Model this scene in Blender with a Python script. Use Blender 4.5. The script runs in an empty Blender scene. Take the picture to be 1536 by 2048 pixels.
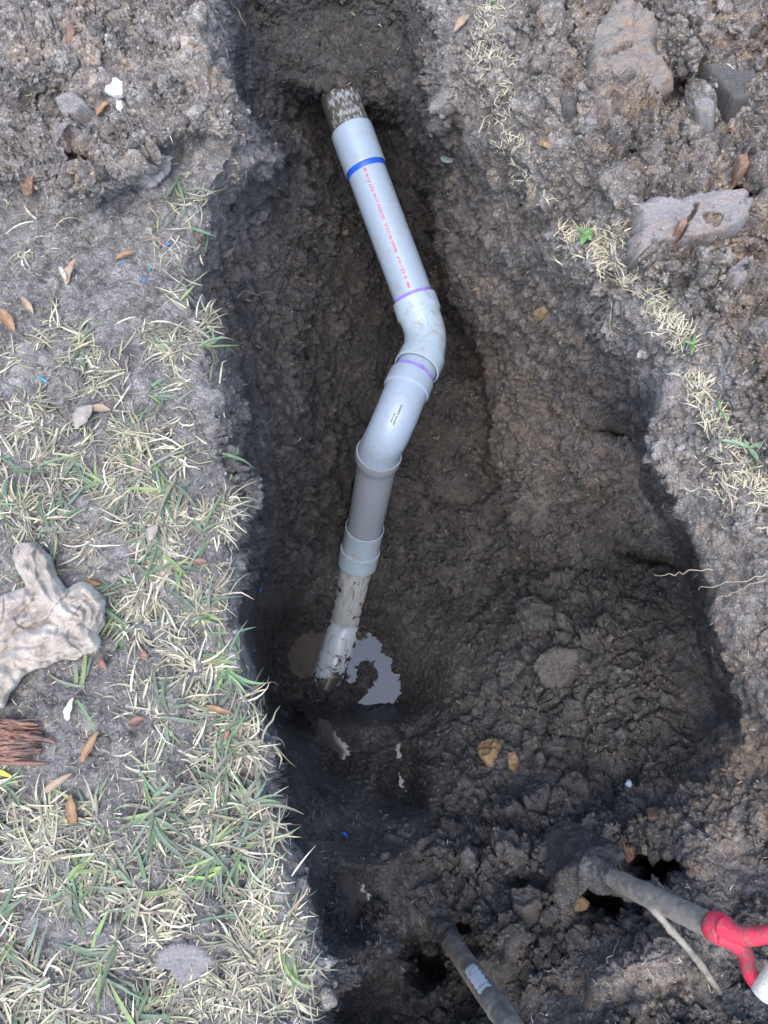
import bpy, bmesh, math, random
import numpy as np
from mathutils import Vector, Matrix
random.seed(7); RNG = np.random.default_rng(11)
sc = bpy.context.scene
COL = sc.collection
R = math.radians
# ------------------------------------------------------------------ camera
H = 1.25; TILT = R(18); F = 1480.0; CX, CY = 768.0, 1024.0
cT, sT = math.cos(TILT), math.sin(TILT)
cam_d = bpy.data.cameras.new('camera'); cam = bpy.data.objects.new('camera', cam_d); COL.objects.link(cam)
cam.location = (0, 0, H); cam.rotation_euler = (TILT, 0, 0)
cam_d.sensor_fit = 'VERTICAL'; cam_d.sensor_height = 36; cam_d.sensor_width = 27
cam_d.lens = F / 2048 * 36; cam_d.clip_start = 0.02; cam_d.clip_end = 500
sc.camera = cam

def P(px, py, t):
    """point seen at photo pixel (px,py) at axial distance t (numpy friendly)"""
    a = (np.asarray(px, float) - CX) / F * t; b = (CY - np.asarray(py, float)) / F * t
    return np.stack([a + 0 * b, b * cT + t * sT, H + b * sT - t * cT], -1)
def TZ(py, z):
    return (H - z) / (cT - (CY - np.asarray(py, float)) / F * sT)
def PV(px, py, t): return Vector(P(px, py, t).tolist())

# ------------------------------------------------------------------ noise
def h3(ix, iy, iz, seed):
    h = (ix.astype(np.uint32) * np.uint32(374761393) + iy.astype(np.uint32) * np.uint32(668265263)
         + iz.astype(np.uint32) * np.uint32(2147483647) + np.uint32(seed * 362437 + 12345))
    h = (h ^ (h >> np.uint32(13))) * np.uint32(1274126177)
    h = (h ^ (h >> np.uint32(16))) * np.uint32(2246822519)
    return h ^ (h >> np.uint32(15))
def perlin(p, freq, seed=0):
    q = (p * freq).astype(np.float32); sh = q.shape[:-1]; q = q.reshape(-1, 3)
    i = np.floor(q).astype(np.int32); f = q - i; u = f * f * f * (f * (f * 6 - 15) + 10)
    out = np.zeros(len(q), np.float32)
    for dx in (0, 1):
        wx = u[:, 0] if dx else 1 - u[:, 0]
        for dy in (0, 1):
            wy = u[:, 1] if dy else 1 - u[:, 1]
            for dz in (0, 1):
                wz = u[:, 2] if dz else 1 - u[:, 2]
                h = h3(i[:, 0] + dx, i[:, 1] + dy, i[:, 2] + dz, seed)
                gx = (h & np.uint32(1023)).astype(np.float32) / 511.5 - 1
                gy = ((h >> np.uint32(10)) & np.uint32(1023)).astype(np.float32) / 511.5 - 1
                gz = ((h >> np.uint32(20)) & np.uint32(1023)).astype(np.float32) / 511.5 - 1
                out += wx * wy * wz * (gx * (f[:, 0] - dx) + gy * (f[:, 1] - dy) + gz * (f[:, 2] - dz))
    return (out * 1.3).reshape(sh)
def fbm(p, freq, oct=3, seed=0, gain=.5):
    a = 1; s = 0
    for o in range(oct):
        s = s + a * perlin(p, freq * 2 ** o, seed + o * 7); a *= gain
    return s
def voro(p, freq, seed=0):
    q = (p * freq).astype(np.float32); sh = q.shape[:-1]; q = q.reshape(-1, 3)
    i = np.floor(q).astype(np.int32); f = q - i
    f1 = np.full(len(q), 9, np.float32); f2 = f1.copy(); cid = np.zeros(len(q), np.float32)
    for dx in (-1, 0, 1):
        for dy in (-1, 0, 1):
            for dz in (-1, 0, 1):
                h = h3(i[:, 0] + dx, i[:, 1] + dy, i[:, 2] + dz, seed)
                ox = (h & np.uint32(1023)).astype(np.float32) / 1023
                oy = ((h >> np.uint32(10)) & np.uint32(1023)).astype(np.float32) / 1023
                oz = ((h >> np.uint32(20)) & np.uint32(1023)).astype(np.float32) / 1023
                d = (dx + ox - f[:, 0]) ** 2 + (dy + oy - f[:, 1]) ** 2 + (dz + oz - f[:, 2]) ** 2
                c = d < f1
                f2 = np.where(c, f1, np.minimum(f2, d)); cid = np.where(c, (h >> np.uint32(7) & np.uint32(255)).astype(np.float32) / 255, cid)
                f1 = np.where(c, d, f1)
    return np.sqrt(f1).reshape(sh), np.sqrt(f2).reshape(sh), cid.reshape(sh)
def sstep(a, b, x):
    t = np.clip((x - a) / (b - a), 0, 1); return t * t * (3 - 2 * t)
def terrace(n, k, sharp=6):
    v = n * k; i = np.floor(v); f = v - i
    return (i + np.clip((f - .5) * sharp + .5, 0, 1)) / k

# ------------------------------------------------------------------ tags and mesh helpers
def tag(o, label=None, cat=None, group=None, kind=None):
    if label: o['label'] = label
    if cat: o['category'] = cat
    if group: o['group'] = group
    if kind: o['kind'] = kind
    return o
def thing(name, loc, label, cat, group=None):
    o = bpy.data.objects.new(name, None); COL.objects.link(o); o.location = loc; o.empty_display_size = .05
    return tag(o, label, cat, group)
def mesh_obj(name, V, Fc, mat, parent=None, smooth=True, uv=None, col=None, colname='soil'):
    me = bpy.data.meshes.new(name)
    V = np.asarray(V, np.float32)
    if isinstance(Fc, np.ndarray):
        k = Fc.shape[1]; me.vertices.add(len(V)); me.vertices.foreach_set('co', V.ravel())
        me.loops.add(Fc.size); me.loops.foreach_set('vertex_index', Fc.ravel().astype(np.int32))
        me.polygons.add(len(Fc)); me.polygons.foreach_set('loop_start', np.arange(0, Fc.size, k, dtype=np.int32))
        me.polygons.foreach_set('loop_total', np.full(len(Fc), k, np.int32)); me.update(calc_edges=True)
    else:
        me.from_pydata(V.tolist(), [], Fc)
    me.polygons.foreach_set('use_smooth', np.full(len(me.polygons), smooth))
    if uv is not None:
        l = me.uv_layers.new(name='UVMap'); li = np.zeros(len(me.loops), np.int32); me.loops.foreach_get('vertex_index', li)
        l.data.foreach_set('uv', np.asarray(uv, np.float32)[li].ravel())
    if col is not None:
        a = me.color_attributes.new(colname, 'FLOAT_COLOR', 'POINT')
        c = np.zeros((len(V), 4), np.float32); col = np.asarray(col); c[:, :col.shape[1]] = col; a.data.foreach_set('color', c.ravel())
    me.materials.append(mat); me.update()
    o = bpy.data.objects.new(name, me); COL.objects.link(o)
    if parent is not None:
        o.parent = parent; o.matrix_parent_inverse = Matrix.Translation(-parent.location)
    return o
def grid_faces(nr, nc, wrap=False, off=0):
    r = np.arange(nr - 1)[:, None]; c = np.arange(nc if wrap else nc - 1)[None, :]; c2 = (c + 1) % nc
    return np.stack([r * nc + c, r * nc + c2, (r + 1) * nc + c2, (r + 1) * nc + c], -1).reshape(-1, 4) + off

# ------------------------------------------------------------------ material helpers
def mat_new(name):
    m = bpy.data.materials.new(name); m.use_nodes = True; nt = m.node_tree
    b = nt.nodes['Principled BSDF']; return m, nt, b
def N(nt, typ, **kw):
    n = nt.nodes.new(typ)
    for k, v in kw.items():
        if k.startswith('i_'):
            k = k[2:]; n.inputs[int(k) if k.isdigit() else k.replace('_', ' ')].default_value = v
        else: setattr(n, k, v)
    return n
def L(nt, a, b): nt.links.new(a, b)
def noise(nt, vec, scale, detail=5, rough=.6, dist=0.0):
    n = N(nt, 'ShaderNodeTexNoise'); n.inputs['Scale'].default_value = scale; n.inputs['Detail'].default_value = detail
    n.inputs['Roughness'].default_value = rough; n.inputs['Distortion'].default_value = dist
    if vec is not None: L(nt, vec, n.inputs['Vector'])
    return n.outputs['Fac']
def ramp(nt, fac, stops, interp='LINEAR'):
    r = N(nt, 'ShaderNodeValToRGB'); r.color_ramp.interpolation = interp
    e = r.color_ramp.elements
    while len(e) < len(stops): e.new(.5)
    for k, (p, c) in enumerate(stops):
        e[k].position = p; e[k].color = (c, c, c, 1) if isinstance(c, (int, float)) else (*c, 1)
    L(nt, fac, r.inputs[0]); return r.outputs[0]
def mix(nt, fac, a, b, mode='MIX'):
    m = N(nt, 'ShaderNodeMix', data_type='RGBA', blend_type=mode)
    for k, v in ((0, fac), (6, a), (7, b)):
        s = m.inputs[k]
        if hasattr(v, 'is_linked'): L(nt, v, s)
        elif isinstance(v, (int, float)): s.default_value = v if k == 0 else (v, v, v, 1)
        else: s.default_value = (*v, 1)
    return m.outputs[2]
def math_(nt, op, a, b=0.0, c=None, clamp=False):
    m = N(nt, 'ShaderNodeMath', operation=op, use_clamp=clamp)
    for k, v in enumerate((a, b) if c is None else (a, b, c)):
        if hasattr(v, 'is_linked'): L(nt, v, m.inputs[k])
        else: m.inputs[k].default_value = v
    return m.outputs[0]
def bump(nt, b, hgt, strength=.5, dist=.002, prev=None):
    n = N(nt, 'ShaderNodeBump'); n.inputs['Strength'].default_value = strength; n.inputs['Distance'].default_value = dist
    L(nt, hgt, n.inputs['Height'])
    if prev is not None: L(nt, prev, n.inputs['Normal'])
    if b is not None: L(nt, n.outputs[0], b.inputs['Normal'])
    return n.outputs[0]

def soil_material():
    m, nt, b = mat_new('soil')
    tc = N(nt, 'ShaderNodeTexCoord').outputs['Object']
    at = N(nt, 'ShaderNodeAttribute', attribute_name='soil'); sp = N(nt, 'ShaderNodeSeparateColor'); L(nt, at.outputs['Color'], sp.inputs[0])
    dry, clay, tint = sp.outputs
    wet_c = ramp(nt, noise(nt, tc, 22, 8, .7, .6), [(.3, (.019, .0188, .0195)), (.5, (.042, .041, .042)), (.7, (.10, .097, .096))])
    dry_c = ramp(nt, noise(nt, tc, 17, 9, .7, .8), [(.28, (.11, .098, .09)), (.43, (.23, .207, .192)), (.56, (.345, .315, .293)), (.72, (.50, .465, .435))])
    base = mix(nt, dry, wet_c, dry_c)
    # clay marbling: tan, orange and blue grey streaks
    mp = N(nt, 'ShaderNodeMapping'); L(nt, tc, mp.inputs[0]); mp.inputs['Scale'].default_value = (1, 1, .35)
    cl = ramp(nt, noise(nt, mp.outputs[0], 22, 8, .72, 1.8), [(.25, (.045, .045, .05)), (.40, (.13, .115, .105)), (.50, (.30, .23, .17)), (.58, (.20, .18, .17)), (.66, (.33, .19, .12)), (.78, (.46, .40, .33))])
    pat = ramp(nt, noise(nt, tc, 7, 7, .7, 1.2), [(.30, (.16, .10, .07)), (.40, (.42, .30, .19)), (.47, (.22, .19, .17)), (.55, (.10, .095, .10)), (.63, (.46, .39, .31)), (.70, (.38, .20, .11))])
    cl = mix(nt, .5, cl, pat)
    clm = math_(nt, 'MULTIPLY', clay, ramp(nt, noise(nt, tc, 14, 8, .75, .5), [(.38, 0), (.52, 1)]))
    cls = mix(nt, dry, mix(nt, .42, cl, (.05, .045, .04)), cl)
    base = mix(nt, clm, base, cls)
    # pale grit and fibre specks, with a size of their own
    vo = N(nt, 'ShaderNodeTexVoronoi'); vo.inputs['Scale'].default_value = 150; L(nt, tc, vo.inputs['Vector'])
    spk = ramp(nt, vo.outputs['Distance'], [(.08, 1), (.2, 0)])
    vsel = N(nt, 'ShaderNodeSeparateColor'); L(nt, vo.outputs['Color'], vsel.inputs[0])
    sel = math_(nt, 'GREATER_THAN', vsel.outputs[0], .86)
    spm = math_(nt, 'MULTIPLY', math_(nt, 'MULTIPLY', spk, sel), math_(nt, 'MULTIPLY_ADD', dry, .5, .22))
    base = mix(nt, spm, base, (.52, .47, .36))
    vo2 = N(nt, 'ShaderNodeTexVoronoi'); vo2.inputs['Scale'].default_value = 70; L(nt, tc, vo2.inputs['Vector'])
    v2 = N(nt, 'ShaderNodeSeparateColor'); L(nt, vo2.outputs['Color'], v2.inputs[0])
    cv = ramp(nt, v2.outputs[1], [(0, .55), (1, 1.55)])
    base = mix(nt, .6, base, cv, 'MULTIPLY')
    vo3 = N(nt, 'ShaderNodeTexVoronoi'); vo3.inputs['Scale'].default_value = 330; L(nt, tc, vo3.inputs['Vector'])
    v3 = N(nt, 'ShaderNodeSeparateColor'); L(nt, vo3.outputs['Color'], v3.inputs[0])
    sp3 = math_(nt, 'MULTIPLY', math_(nt, 'GREATER_THAN', v3.outputs[0], .93), math_(nt, 'MULTIPLY_ADD', dry, .45, .15))
    base = mix(nt, sp3, base, (.50, .46, .38))
    fine = ramp(nt, noise(nt, tc, 230, 6, .8), [(.34, .35), (.66, 1.65)])
    base = mix(nt, .8, base, fine, 'MULTIPLY')
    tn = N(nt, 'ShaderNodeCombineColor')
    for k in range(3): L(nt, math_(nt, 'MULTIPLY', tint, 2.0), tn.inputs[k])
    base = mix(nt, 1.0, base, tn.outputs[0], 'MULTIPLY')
    base = mix(nt, math_(nt, 'MULTIPLY', at.outputs['Alpha'], .35), base, mix(nt, 1.0, base, (.6, .57, .54), 'MULTIPLY'))
    L(nt, base, b.inputs['Base Color'])
    rg = math_(nt, 'MULTIPLY_ADD', at.outputs['Alpha'], -.36, math_(nt, 'MULTIPLY_ADD', dry, .28, math_(nt, 'MULTIPLY_ADD', noise(nt, tc, 35, 5, .7), .5, .3)))
    rg = math_(nt, 'MAXIMUM', rg, .12)
    L(nt, rg, b.inputs['Roughness']); b.inputs['Specular IOR Level'].default_value = .42
    h1 = noise(nt, tc, 180, 8, .75, .4)
    n1 = bump(nt, None, h1, 1.0, .009)
    vb = N(nt, 'ShaderNodeTexVoronoi'); vb.inputs['Scale'].default_value = 260; L(nt, tc, vb.inputs['Vector'])
    bump(nt, b, vb.outputs['Distance'], .55, .003, n1)
    return m
SOIL = soil_material()

# ------------------------------------------------------------------ terrain
ROWS = {
 -500: ([-700, 300, 430, 500, 560, 650, 800, 860, 900, 980, 1200, 2300], [0, 0, 0, 0, 0, 0, 0, 0, 0, 0, .0, .0]),
 -200: ([-700, 350, 420, 450, 500, 650, 800, 860, 900, 975, 1200, 2300], [0, 0, 0, -.03, -.05, -.05, -.05, -.02, 0, 0, .02, .04]),
 0:    ([-700, 380, 430, 452, 500, 650, 810, 862, 900, 985, 1200, 2300], [0, 0, -.03, -.10, -.15, -.15, -.14, -.08, -.04, -.01, .03, .07]),
 140:  ([-700, 400, 465, 500, 560, 660, 790, 850, 900, 990, 1200, 2300], [0, 0, -.03, -.19, -.25, -.255, -.24, -.13, -.06, -.01, .03, .07]),
 188:  ([-700, 430, 495, 520, 580, 690, 800, 855, 905, 995, 1200, 2300], [0, 0, -.04, -.22, -.33, -.285, -.32, -.18, -.08, -.01, .03, .07]),
 228:  ([-700, 450, 520, 545, 610, 700, 805, 865, 910, 1000, 1200, 2300], [0, 0, -.05, -.26, -.46, -.50, -.45, -.24, -.09, -.01, .03, .07]),
 290:  ([-700, 480, 555, 590, 650, 730, 830, 880, 920, 1010, 1200, 2300], [0, 0, -.07, -.3, -.52, -.58, -.52, -.28, -.1, -.01, .03, .07]),
 400:  ([-700, 400, 470, 560, 690, 770, 850, 895, 980, 1070, 1250, 2300], [0, 0, -.09, -.34, -.62, -.66, -.58, -.3, -.13, -.01, .03, .07]),
 500:  ([-700, 370, 405, 540, 700, 790, 870, 910, 1010, 1140, 1300, 2300], [0, 0, -.04, -.36, -.66, -.74, -.66, -.32, -.16, -.01, .02, .06]),
 600:  ([-700, 380, 405, 540, 700, 800, 885, 935, 1060, 1230, 1400, 2300], [0, 0, -.04, -.39, -.74, -.84, -.72, -.4, -.22, -.01, .02, .06]),
 720:  ([-700, 405, 430, 560, 720, 840, 960, 985, 1120, 1345, 1450, 2300], [0, 0, -.04, -.43, -.82, -.95, -.9, -.5, -.3, -.02, .02, .05]),
 880:  ([-700, 435, 460, 580, 690, 830, 972, 1000, 1180, 1300, 1440, 2300], [0, 0, -.04, -.46, -.86, -1.02, -.97, -.6, -.42, -.06, 0, .03]),
 1000: ([-700, 450, 478, 560, 680, 830, 975, 1040, 1250, 1345, 1490, 2300], [0, 0, -.04, -.46, -.95, -1.08, -1.02, -.74, -.52, -.08, -.02, 0]),
 1130: ([-700, 445, 472, 540, 640, 800, 960, 1100, 1350, 1405, 1520, 2300], [0, 0, -.05, -.48, -1.03, -1.13, -1.04, -.80, -.56, -.1, -.04, 0]),
 1250: ([-700, 440, 470, 520, 590, 720, 860, 1030, 1370, 1432, 1540, 2300], [0, 0, -.06, -.5, -1.13, -1.20, -1.10, -.76, -.52, -.12, -.06, 0]),
 1340: ([-700, 470, 505, 532, 562, 700, 830, 1000, 1380, 1450, 1550, 2300], [0, 0, -.04, -.42, -1.15, -1.20, -1.10, -.74, -.52, -.14, -.08, 0]),
 1430: ([-700, 520, 545, 558, 575, 680, 800, 1000, 1370, 1478, 1570, 2300], [0, 0, -.03, -.36, -1.08, -1.17, -1.04, -.70, -.54, -.18, -.1, 0]),
 1550: ([-700, 525, 560, 572, 590, 700, 820, 1000, 1350, 1460, 1600, 2300], [0, 0, -.03, -.16, -.56, -.80, -.74, -.64, -.5, -.3, -.15, 0]),
 1700: ([-700, 535, 578, 590, 606, 720, 850, 1020, 1250, 1380, 1560, 2300], [0, 0, -.03, -.12, -.36, -.50, -.50, -.48, -.38, -.32, -.27, -.1]),
 1830: ([-700, 585, 628, 642, 660, 760, 860, 1000, 1200, 1380, 1560, 2300], [0, 0, -.03, -.1, -.29, -.40, -.43, -.35, -.33, -.28, -.22, -.1]),
 1950: ([-700, 600, 648, 664, 690, 780, 880, 1000, 1200, 1380, 1560, 2300], [0, 0, -.03, -.1, -.28, -.40, -.46, -.33, -.25, -.2, -.18, -.1]),
 2048: ([-700, 600, 640, 670, 700, 800, 900, 1000, 1150, 1350, 1560, 2300], [0, 0, -.03, -.25, -.5, -.52, -.48, -.3, -.2, -.17, -.14, -.05]),
 2500: ([-700, 500, 600, 650, 700, 800, 900, 1000, 1150, 1350, 1560, 2300], [0] * 12),
}
def axis(lo, a, b, hi, step, coarse):
    return np.concatenate([np.arange(lo, a, coarse), np.arange(a, b, step), np.arange(b, hi + 1, coarse)]).astype(float)
AX = axis(-520, -24, 1560, 2100, 1.8, 9.0); AY = axis(-440, -24, 2072, 2500, 1.8, 9.0)
ry = np.array(sorted(ROWS)); KX = np.array([ROWS[y][0] for y in ry], float); KZ = np.array([ROWS[y][1] for y in ry], float)
KZ = KZ - .15 * np.clip(-KZ / .35, 0, 1)
for a_, y_ in enumerate(ry):
    if 400 <= y_ <= 1000: KX[a_, 7] = KX[a_, 6] + 16; KZ[a_, 7] = (KZ[a_, 6] + KZ[a_, 7] * 1.3) / 2.3; 
    if 880 <= y_ <= 1430: KX[a_, 8] = KX[a_, 9] - 34
    KX[a_, 3] -= 8 * (y_ > 300)

XX, YY = np.meshgrid(AX, AY)
base = P(XX, YY, TZ(YY, 0 * YY))
w1 = perlin(base, 9, 31) * 26 + perlin(base, 25, 32) * 12; w2 = perlin(base, 9, 33) * 26 + perlin(base, 25, 34) * 12
Z = np.zeros_like(XX)
XW = XX + w1 * np.where((XX < 620) & (YY > 250), .85, .4) + 5 * perlin(base, 60, 35) * (XX < 640)
for j, y in enumerate(AY):
    kx = np.array([np.interp(y, ry, KX[:, k]) for k in range(12)]); kz = np.array([np.interp(y, ry, KZ[:, k]) for k in range(12)])
    Z[j] = np.interp(XW[j], kx, kz)
def blob(cx, cy, rx, ry_, rot=0, w=True, p=1.0):
    x = XX - cx + (w1 if w else 0) * .5; y = YY - cy + (w2 if w else 0) * .5
    c, s = math.cos(R(rot)), math.sin(R(rot)); u = (x * c + y * s) / rx; v = (-x * s + y * c) / ry_
    return np.exp(-(u * u + v * v) ** p)
arch = 62 * np.clip(((XX - 668) / 165) ** 2, 0, 1) * sstep(70, 150, YY) * sstep(430, 280, YY)
yq = YY - arch; Z0 = Z.copy()
for j in np.where((AX > 470) & (AX < 900))[0]: Z[:, j] = np.interp(yq[:, j], AY, Z0[:, j])
# spoil heaps above the turf: left and right of the trench
mb = np.interp(XX, [-600, 0, 120, 200, 250, 310, 360, 420, 560], [420, 400, 425, 455, 400, 350, 300, 300, 330])
rim_x = np.interp(YY, [0, 200, 290, 480], [440, 500, 555, 420])
mound = sstep(0, 70, mb - YY + w2) * sstep(-4, 60, rim_x - XX)
Z += .085 * mound
gl_y = [-400, 0, 200, 350, 430, 520, 580, 700, 800, 900, 980, 1200, 2600]
gl_x = [960, 985, 1005, 1045, 1120, 1185, 1290, 1375, 1415, 1455, 1510, 1700, 1900]
glx = np.interp(YY, gl_y, gl_x)
heap = sstep(15, 150, XX - glx + w1)
Z += heap * .07 * sstep(1300, 900, YY)
for (x, y, a, b_, r_, dz, p) in [
    (1292, 1738, 62, 22, -8, -.34, 3), (1203, 1806, 30, 22, 20, -.26, 3), (858, 1920, 46, 58, 10, -.30, 2), (925, 1855, 20, 12, 0, -.1, 2),
    (1235, 858, 66, 18, 12, -.16, 2), (925, 700, 34, 66, -20, -.14, 1), (1300, 1120, 70, 14, 15, -.10, 2),
    (1065, 1225, 40, 36, 0, .07, 2), (1180, 1290, 90, 60, -20, .06, 1), (1080, 1330, 60, 50, 0, .05, 1), (1200, 1420, 120, 60, 0, .05, 1),
    (1010, 1160, 40, 18, -30, -.08, 1), (900, 1320, 40, 110, -25, .03, 1), (1080, 1600, 120, 60, 0, .05, 1), (1060, 1720, 110, 36, 12, .06, 2),
    (930, 1640, 60, 20, 0, -.04, 1), (1260, 1650, 70, 40, 0, .07, 2), (1110, 1790, 40, 26, 0, .06, 2), (1000, 1870, 60, 40, 30, .07, 1),
    (1250, 1930, 160, 60, -25, .07, 1), (1130, 1990, 40, 60, 20, -.05, 1), (1480, 1930, 60, 60, 0, -.03, 1), (664, 168, 40, 12, 0, .03, 1), (1400, 1850, 160, 120, 0, .08, 1), (960, 1960, 22, 60, 25, -.07, 1),
    (1180, 1150, 60, 16, 10, -.05, 1), (700, 1600, 80, 40, 0, .03, 1), (760, 1900, 50, 60, 0, .06, 1), (1400, 1700, 60, 60, 0, .05, 1),
    (60, 100, 90, 60, 0, .05, 1), (180, 330, 70, 40, 10, .035, 1), (320, 180, 80, 50, 10, .03, 1), (130, 220, 40, 22, 30, -.03, 1), (150, 300, 14, 10, 0, -.05, 2),
    (410, 300, 60, 40, 0, .02, 1), (1400, 60, 90, 80, 0, .05, 1), (1330, 210, 60, 60, 0, -.04, 1), (1130, 300, 40, 60, 0, .02, 1),
    (1360, 650, 80, 60, 0, .03, 1), (1500, 380, 40, 20, -20, -.10, 2), (1490, 520, 60, 40, 0, -.04, 1), (1210, 560, 50, 20, 20, -.03, 1),
    (1020, 100, 24, 60, 0, .02, 1), (1150, 90, 20, 60, -8, -.04, 1),
    ]:
    Z += dz * blob(x, y, a, b_, r_, p=p)
base = P(XX, YY, TZ(YY, Z))
def normals(Q):
    du = np.gradient(Q, axis=1); dv = np.gradient(Q, axis=0); n = np.cross(dv, du)
    n /= np.linalg.norm(n, axis=-1, keepdims=True) + 1e-9
    return n
def blur(A, n):
    for ax in (0, 1):
        for _ in range(n):
            A = (np.roll(A, 1, ax) + np.roll(A, -1, ax) + 2 * A) / 4
    return A
Zb = blur(Z, 10); Zb[:12] = Z[:12]; Zb[-12:] = Z[-12:]; Zb[:, :12] = Z[:, :12]; Zb[:, -12:] = Z[:, -12:]; Z = Zb
base = P(XX, YY, TZ(YY, Z)); nrm = normals(base)
turf_l = sstep(-10, 40, np.interp(YY, [-500, 0, 200, 290, 400, 500, 720, 1000, 1250, 1340, 1430, 1700, 1830, 2500], [430, 440, 500, 555, 440, 400, 425, 475, 465, 500, 545, 578, 628, 640]) - XX) * (1 - mound)
deep = sstep(-.06, -.22, Z)
# smooth scraped / slick places
smooth = np.clip(1.2 * blob(1450, 1250, 90, 420, -8) + blob(1160, 80, 50, 60) * .0 + blob(640, 70, 170, 80) + blob(1250, 1960, 190, 60, -20) + blob(1090, 1560, 60, 40)
                 + blob(960, 1370, 90, 90) * .6 + blob(700, 1650, 110, 90) * .7 + blob(480, 600, 60, 300, -6) * .4 + blob(1050, 560, 60, 200, -15) * .6 + blob(1330, 780, 60, 50) + blob(1000, 1300, 50, 120, -30) * .7, 0, 1)
zone = sstep(-.16, .12, perlin(base, 7, 141) + .45 * perlin(base, 20, 142) + .25 * perlin(base, 55, 143))
zone = np.maximum(zone, np.clip(blob(1180, 1400, 220, 280, p=2) + blob(1100, 1750, 260, 120, p=2), 0, 1))
smooth = np.clip(smooth + .0 * zone, 0, 1)
lowf = np.clip(blob(1160, 1400, 230, 300, p=2) + blob(1050, 1760, 300, 130, p=2), 0, 1)
st = np.linalg.norm(np.gradient(base, axis=1), axis=-1) + np.linalg.norm(np.gradient(base, axis=0), axis=-1)
att = np.clip(.009 / st, 0, 1); att2 = np.clip(.022 / st, 0, 1)
rough = (.28 + .72 * zone) * np.clip(1 - .8 * smooth - .62 * turf_l, .1, 1)
warp = base + .012 * np.stack([perlin(base, 18, k) for k in (51, 52, 53)], -1) + .004 * np.stack([perlin(base, 60, k) for k in (54, 55, 56)], -1)
big = fbm(base, 7, 3, 1)
f1, f2, cid = voro(warp, 26, 3); g1, g2, gid = voro(warp, 62, 4); k1, k2, kid = voro(warp + .003 * perlin(base, 120, 9)[..., None], 140, 5)
pt = warp.copy(); pt[..., 2] *= .28; pt[..., 1] *= .6
stri = fbm(pt, 55, 3, 21)
clod = (cid - .3) * np.minimum((f2 - f1) * 4, 1) + .35 * (1 - f1)
crumb = (gid - .3) * np.minimum((g2 - g1) * 3.5, 1)
lump = sstep(-.1, .35, perlin(base, 11, 61))          # where clods gather
ter = terrace(fbm(warp, 20, 4, 71), 3.5, 5)
wall = np.clip(1 - nrm[..., 2] * 1.3, 0, 1) * deep * sstep(1500, 1150, YY - (XX > 900) * 200)
A = rough * (1 - .6 * wall)
amp = 1.0 + .0 * XX
facet = terrace(fbm(base + .02 * np.stack([perlin(base, 12, k) for k in (151, 152, 153)], -1), 9, 3, 150, .45), 3.2, 4)
h1_, h2_, hid = voro(base + .015 * np.stack([perlin(base, 14, k) for k in (171, 172, 173)], -1), 13, 170)
disp = lowf * ((hid - .45) * .055 * np.minimum((h2_ - h1_) * 3.5, 1) - .02 * sstep(.12, 0, h2_ - h1_)) * (1 - .5 * smooth) + heap * sstep(1100, 900, YY) * ((hid - .5) * .085 * np.minimum((h2_ - h1_) * 3.5, 1) - .02 * sstep(.1, 0, h2_ - h1_)) + mound * ((hid - .5) * .04 * np.minimum((h2_ - h1_) * 3.5, 1) - .012 * sstep(.1, 0, h2_ - h1_))
disp = disp + big * .026 * (.5 + .5 * rough) + facet * .030 * (1 - .9 * turf_l) * (.4 + .6 * rough) * (1 - .75 * smooth)
disp += A * (clod * .026 * (.35 + .9 * lump) * (1 + .7 * heap) * att2 + att * crumb * .0105 * (.5 + lump) + att * (kid - .4) * np.minimum((k2 - k1) * 3, 1) * .0048)
disp += A * (ter * .022 - .012 * sstep(.16, 0, np.abs(perlin(warp, 30, 87)))) + att * .6 * fbm(warp, 90, 4, 81, .65) * .0055 * (.35 + .65 * rough)
streak = fbm(warp * np.array([1, .35, .22]) + .3, 110, 3, 27)
disp += wall * (stri * .014 * att2 + streak * .004 * att) + smooth * stri * .003 + (1 - zone) * streak * .0022
# cracks
cr = np.abs(perlin(warp, 13, 91)); disp -= .022 * sstep(.035, 0, cr) * rough * sstep(0, .25, perlin(base, 6, 92))
PT = base + nrm * disp[..., None]
# --- pools: slide the surface along the sight line so that it dips under the water
def poly_sdf(px, py, poly):
    d = np.full(px.shape, 1e9); s = np.ones(px.shape)
    n = len(poly)
    for i in range(n):
        ax_, ay = poly[i]; bx, by = poly[i - 1]
        ex, ey = bx - ax_, by - ay; wx, wy = px - ax_, py - ay
        t = np.clip((wx * ex + wy * ey) / (ex * ex + ey * ey + 1e-9), 0, 1)
        d = np.minimum(d, (wx - ex * t) ** 2 + (wy - ey * t) ** 2)
        c1 = py >= ay; c2 = py < by; c3 = ex * wy > ey * wx
        s = np.where((c1 & c2 & c3) | (~c1 & ~c2 & ~c3), -s, s)
    return s * np.sqrt(d)
WATER_Z = -1.375; WATER2_Z = -.565; WATER3_Z = -1.09
POOLS = {
 'main': [(739, 1268), (761, 1280), (765, 1303), (780, 1319), (784, 1345), (800, 1349), (802, 1384), (791, 1410), (760, 1412), (724, 1423), (713, 1405), (735, 1382), (752, 1362), (753, 1345), (747, 1325), (727, 1322), (713, 1335), (716, 1355), (700, 1369), (693, 1340), (699, 1309), (710, 1283)],
 'silt': [(622, 1262), (655, 1266), (660, 1310), (640, 1352), (599, 1362), (578, 1340), (577, 1296), (600, 1268)],
 'fit': [(640, 1262), (703, 1262), (695, 1330), (678, 1370), (645, 1385), (622, 1372), (632, 1330)],
 'thin': [(640, 1440), (656, 1446), (672, 1470), (692, 1488), (700, 1512), (686, 1520), (668, 1506), (655, 1486), (640, 1462)],
 'b1': [(585, 1385), (604, 1380), (610, 1394), (590, 1402)], 'b2': [(790, 1490), (800, 1486), (803, 1520), (794, 1530)], 'b3': [(798, 1548), (808, 1560), (812, 1582), (800, 1578)],
}
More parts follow.
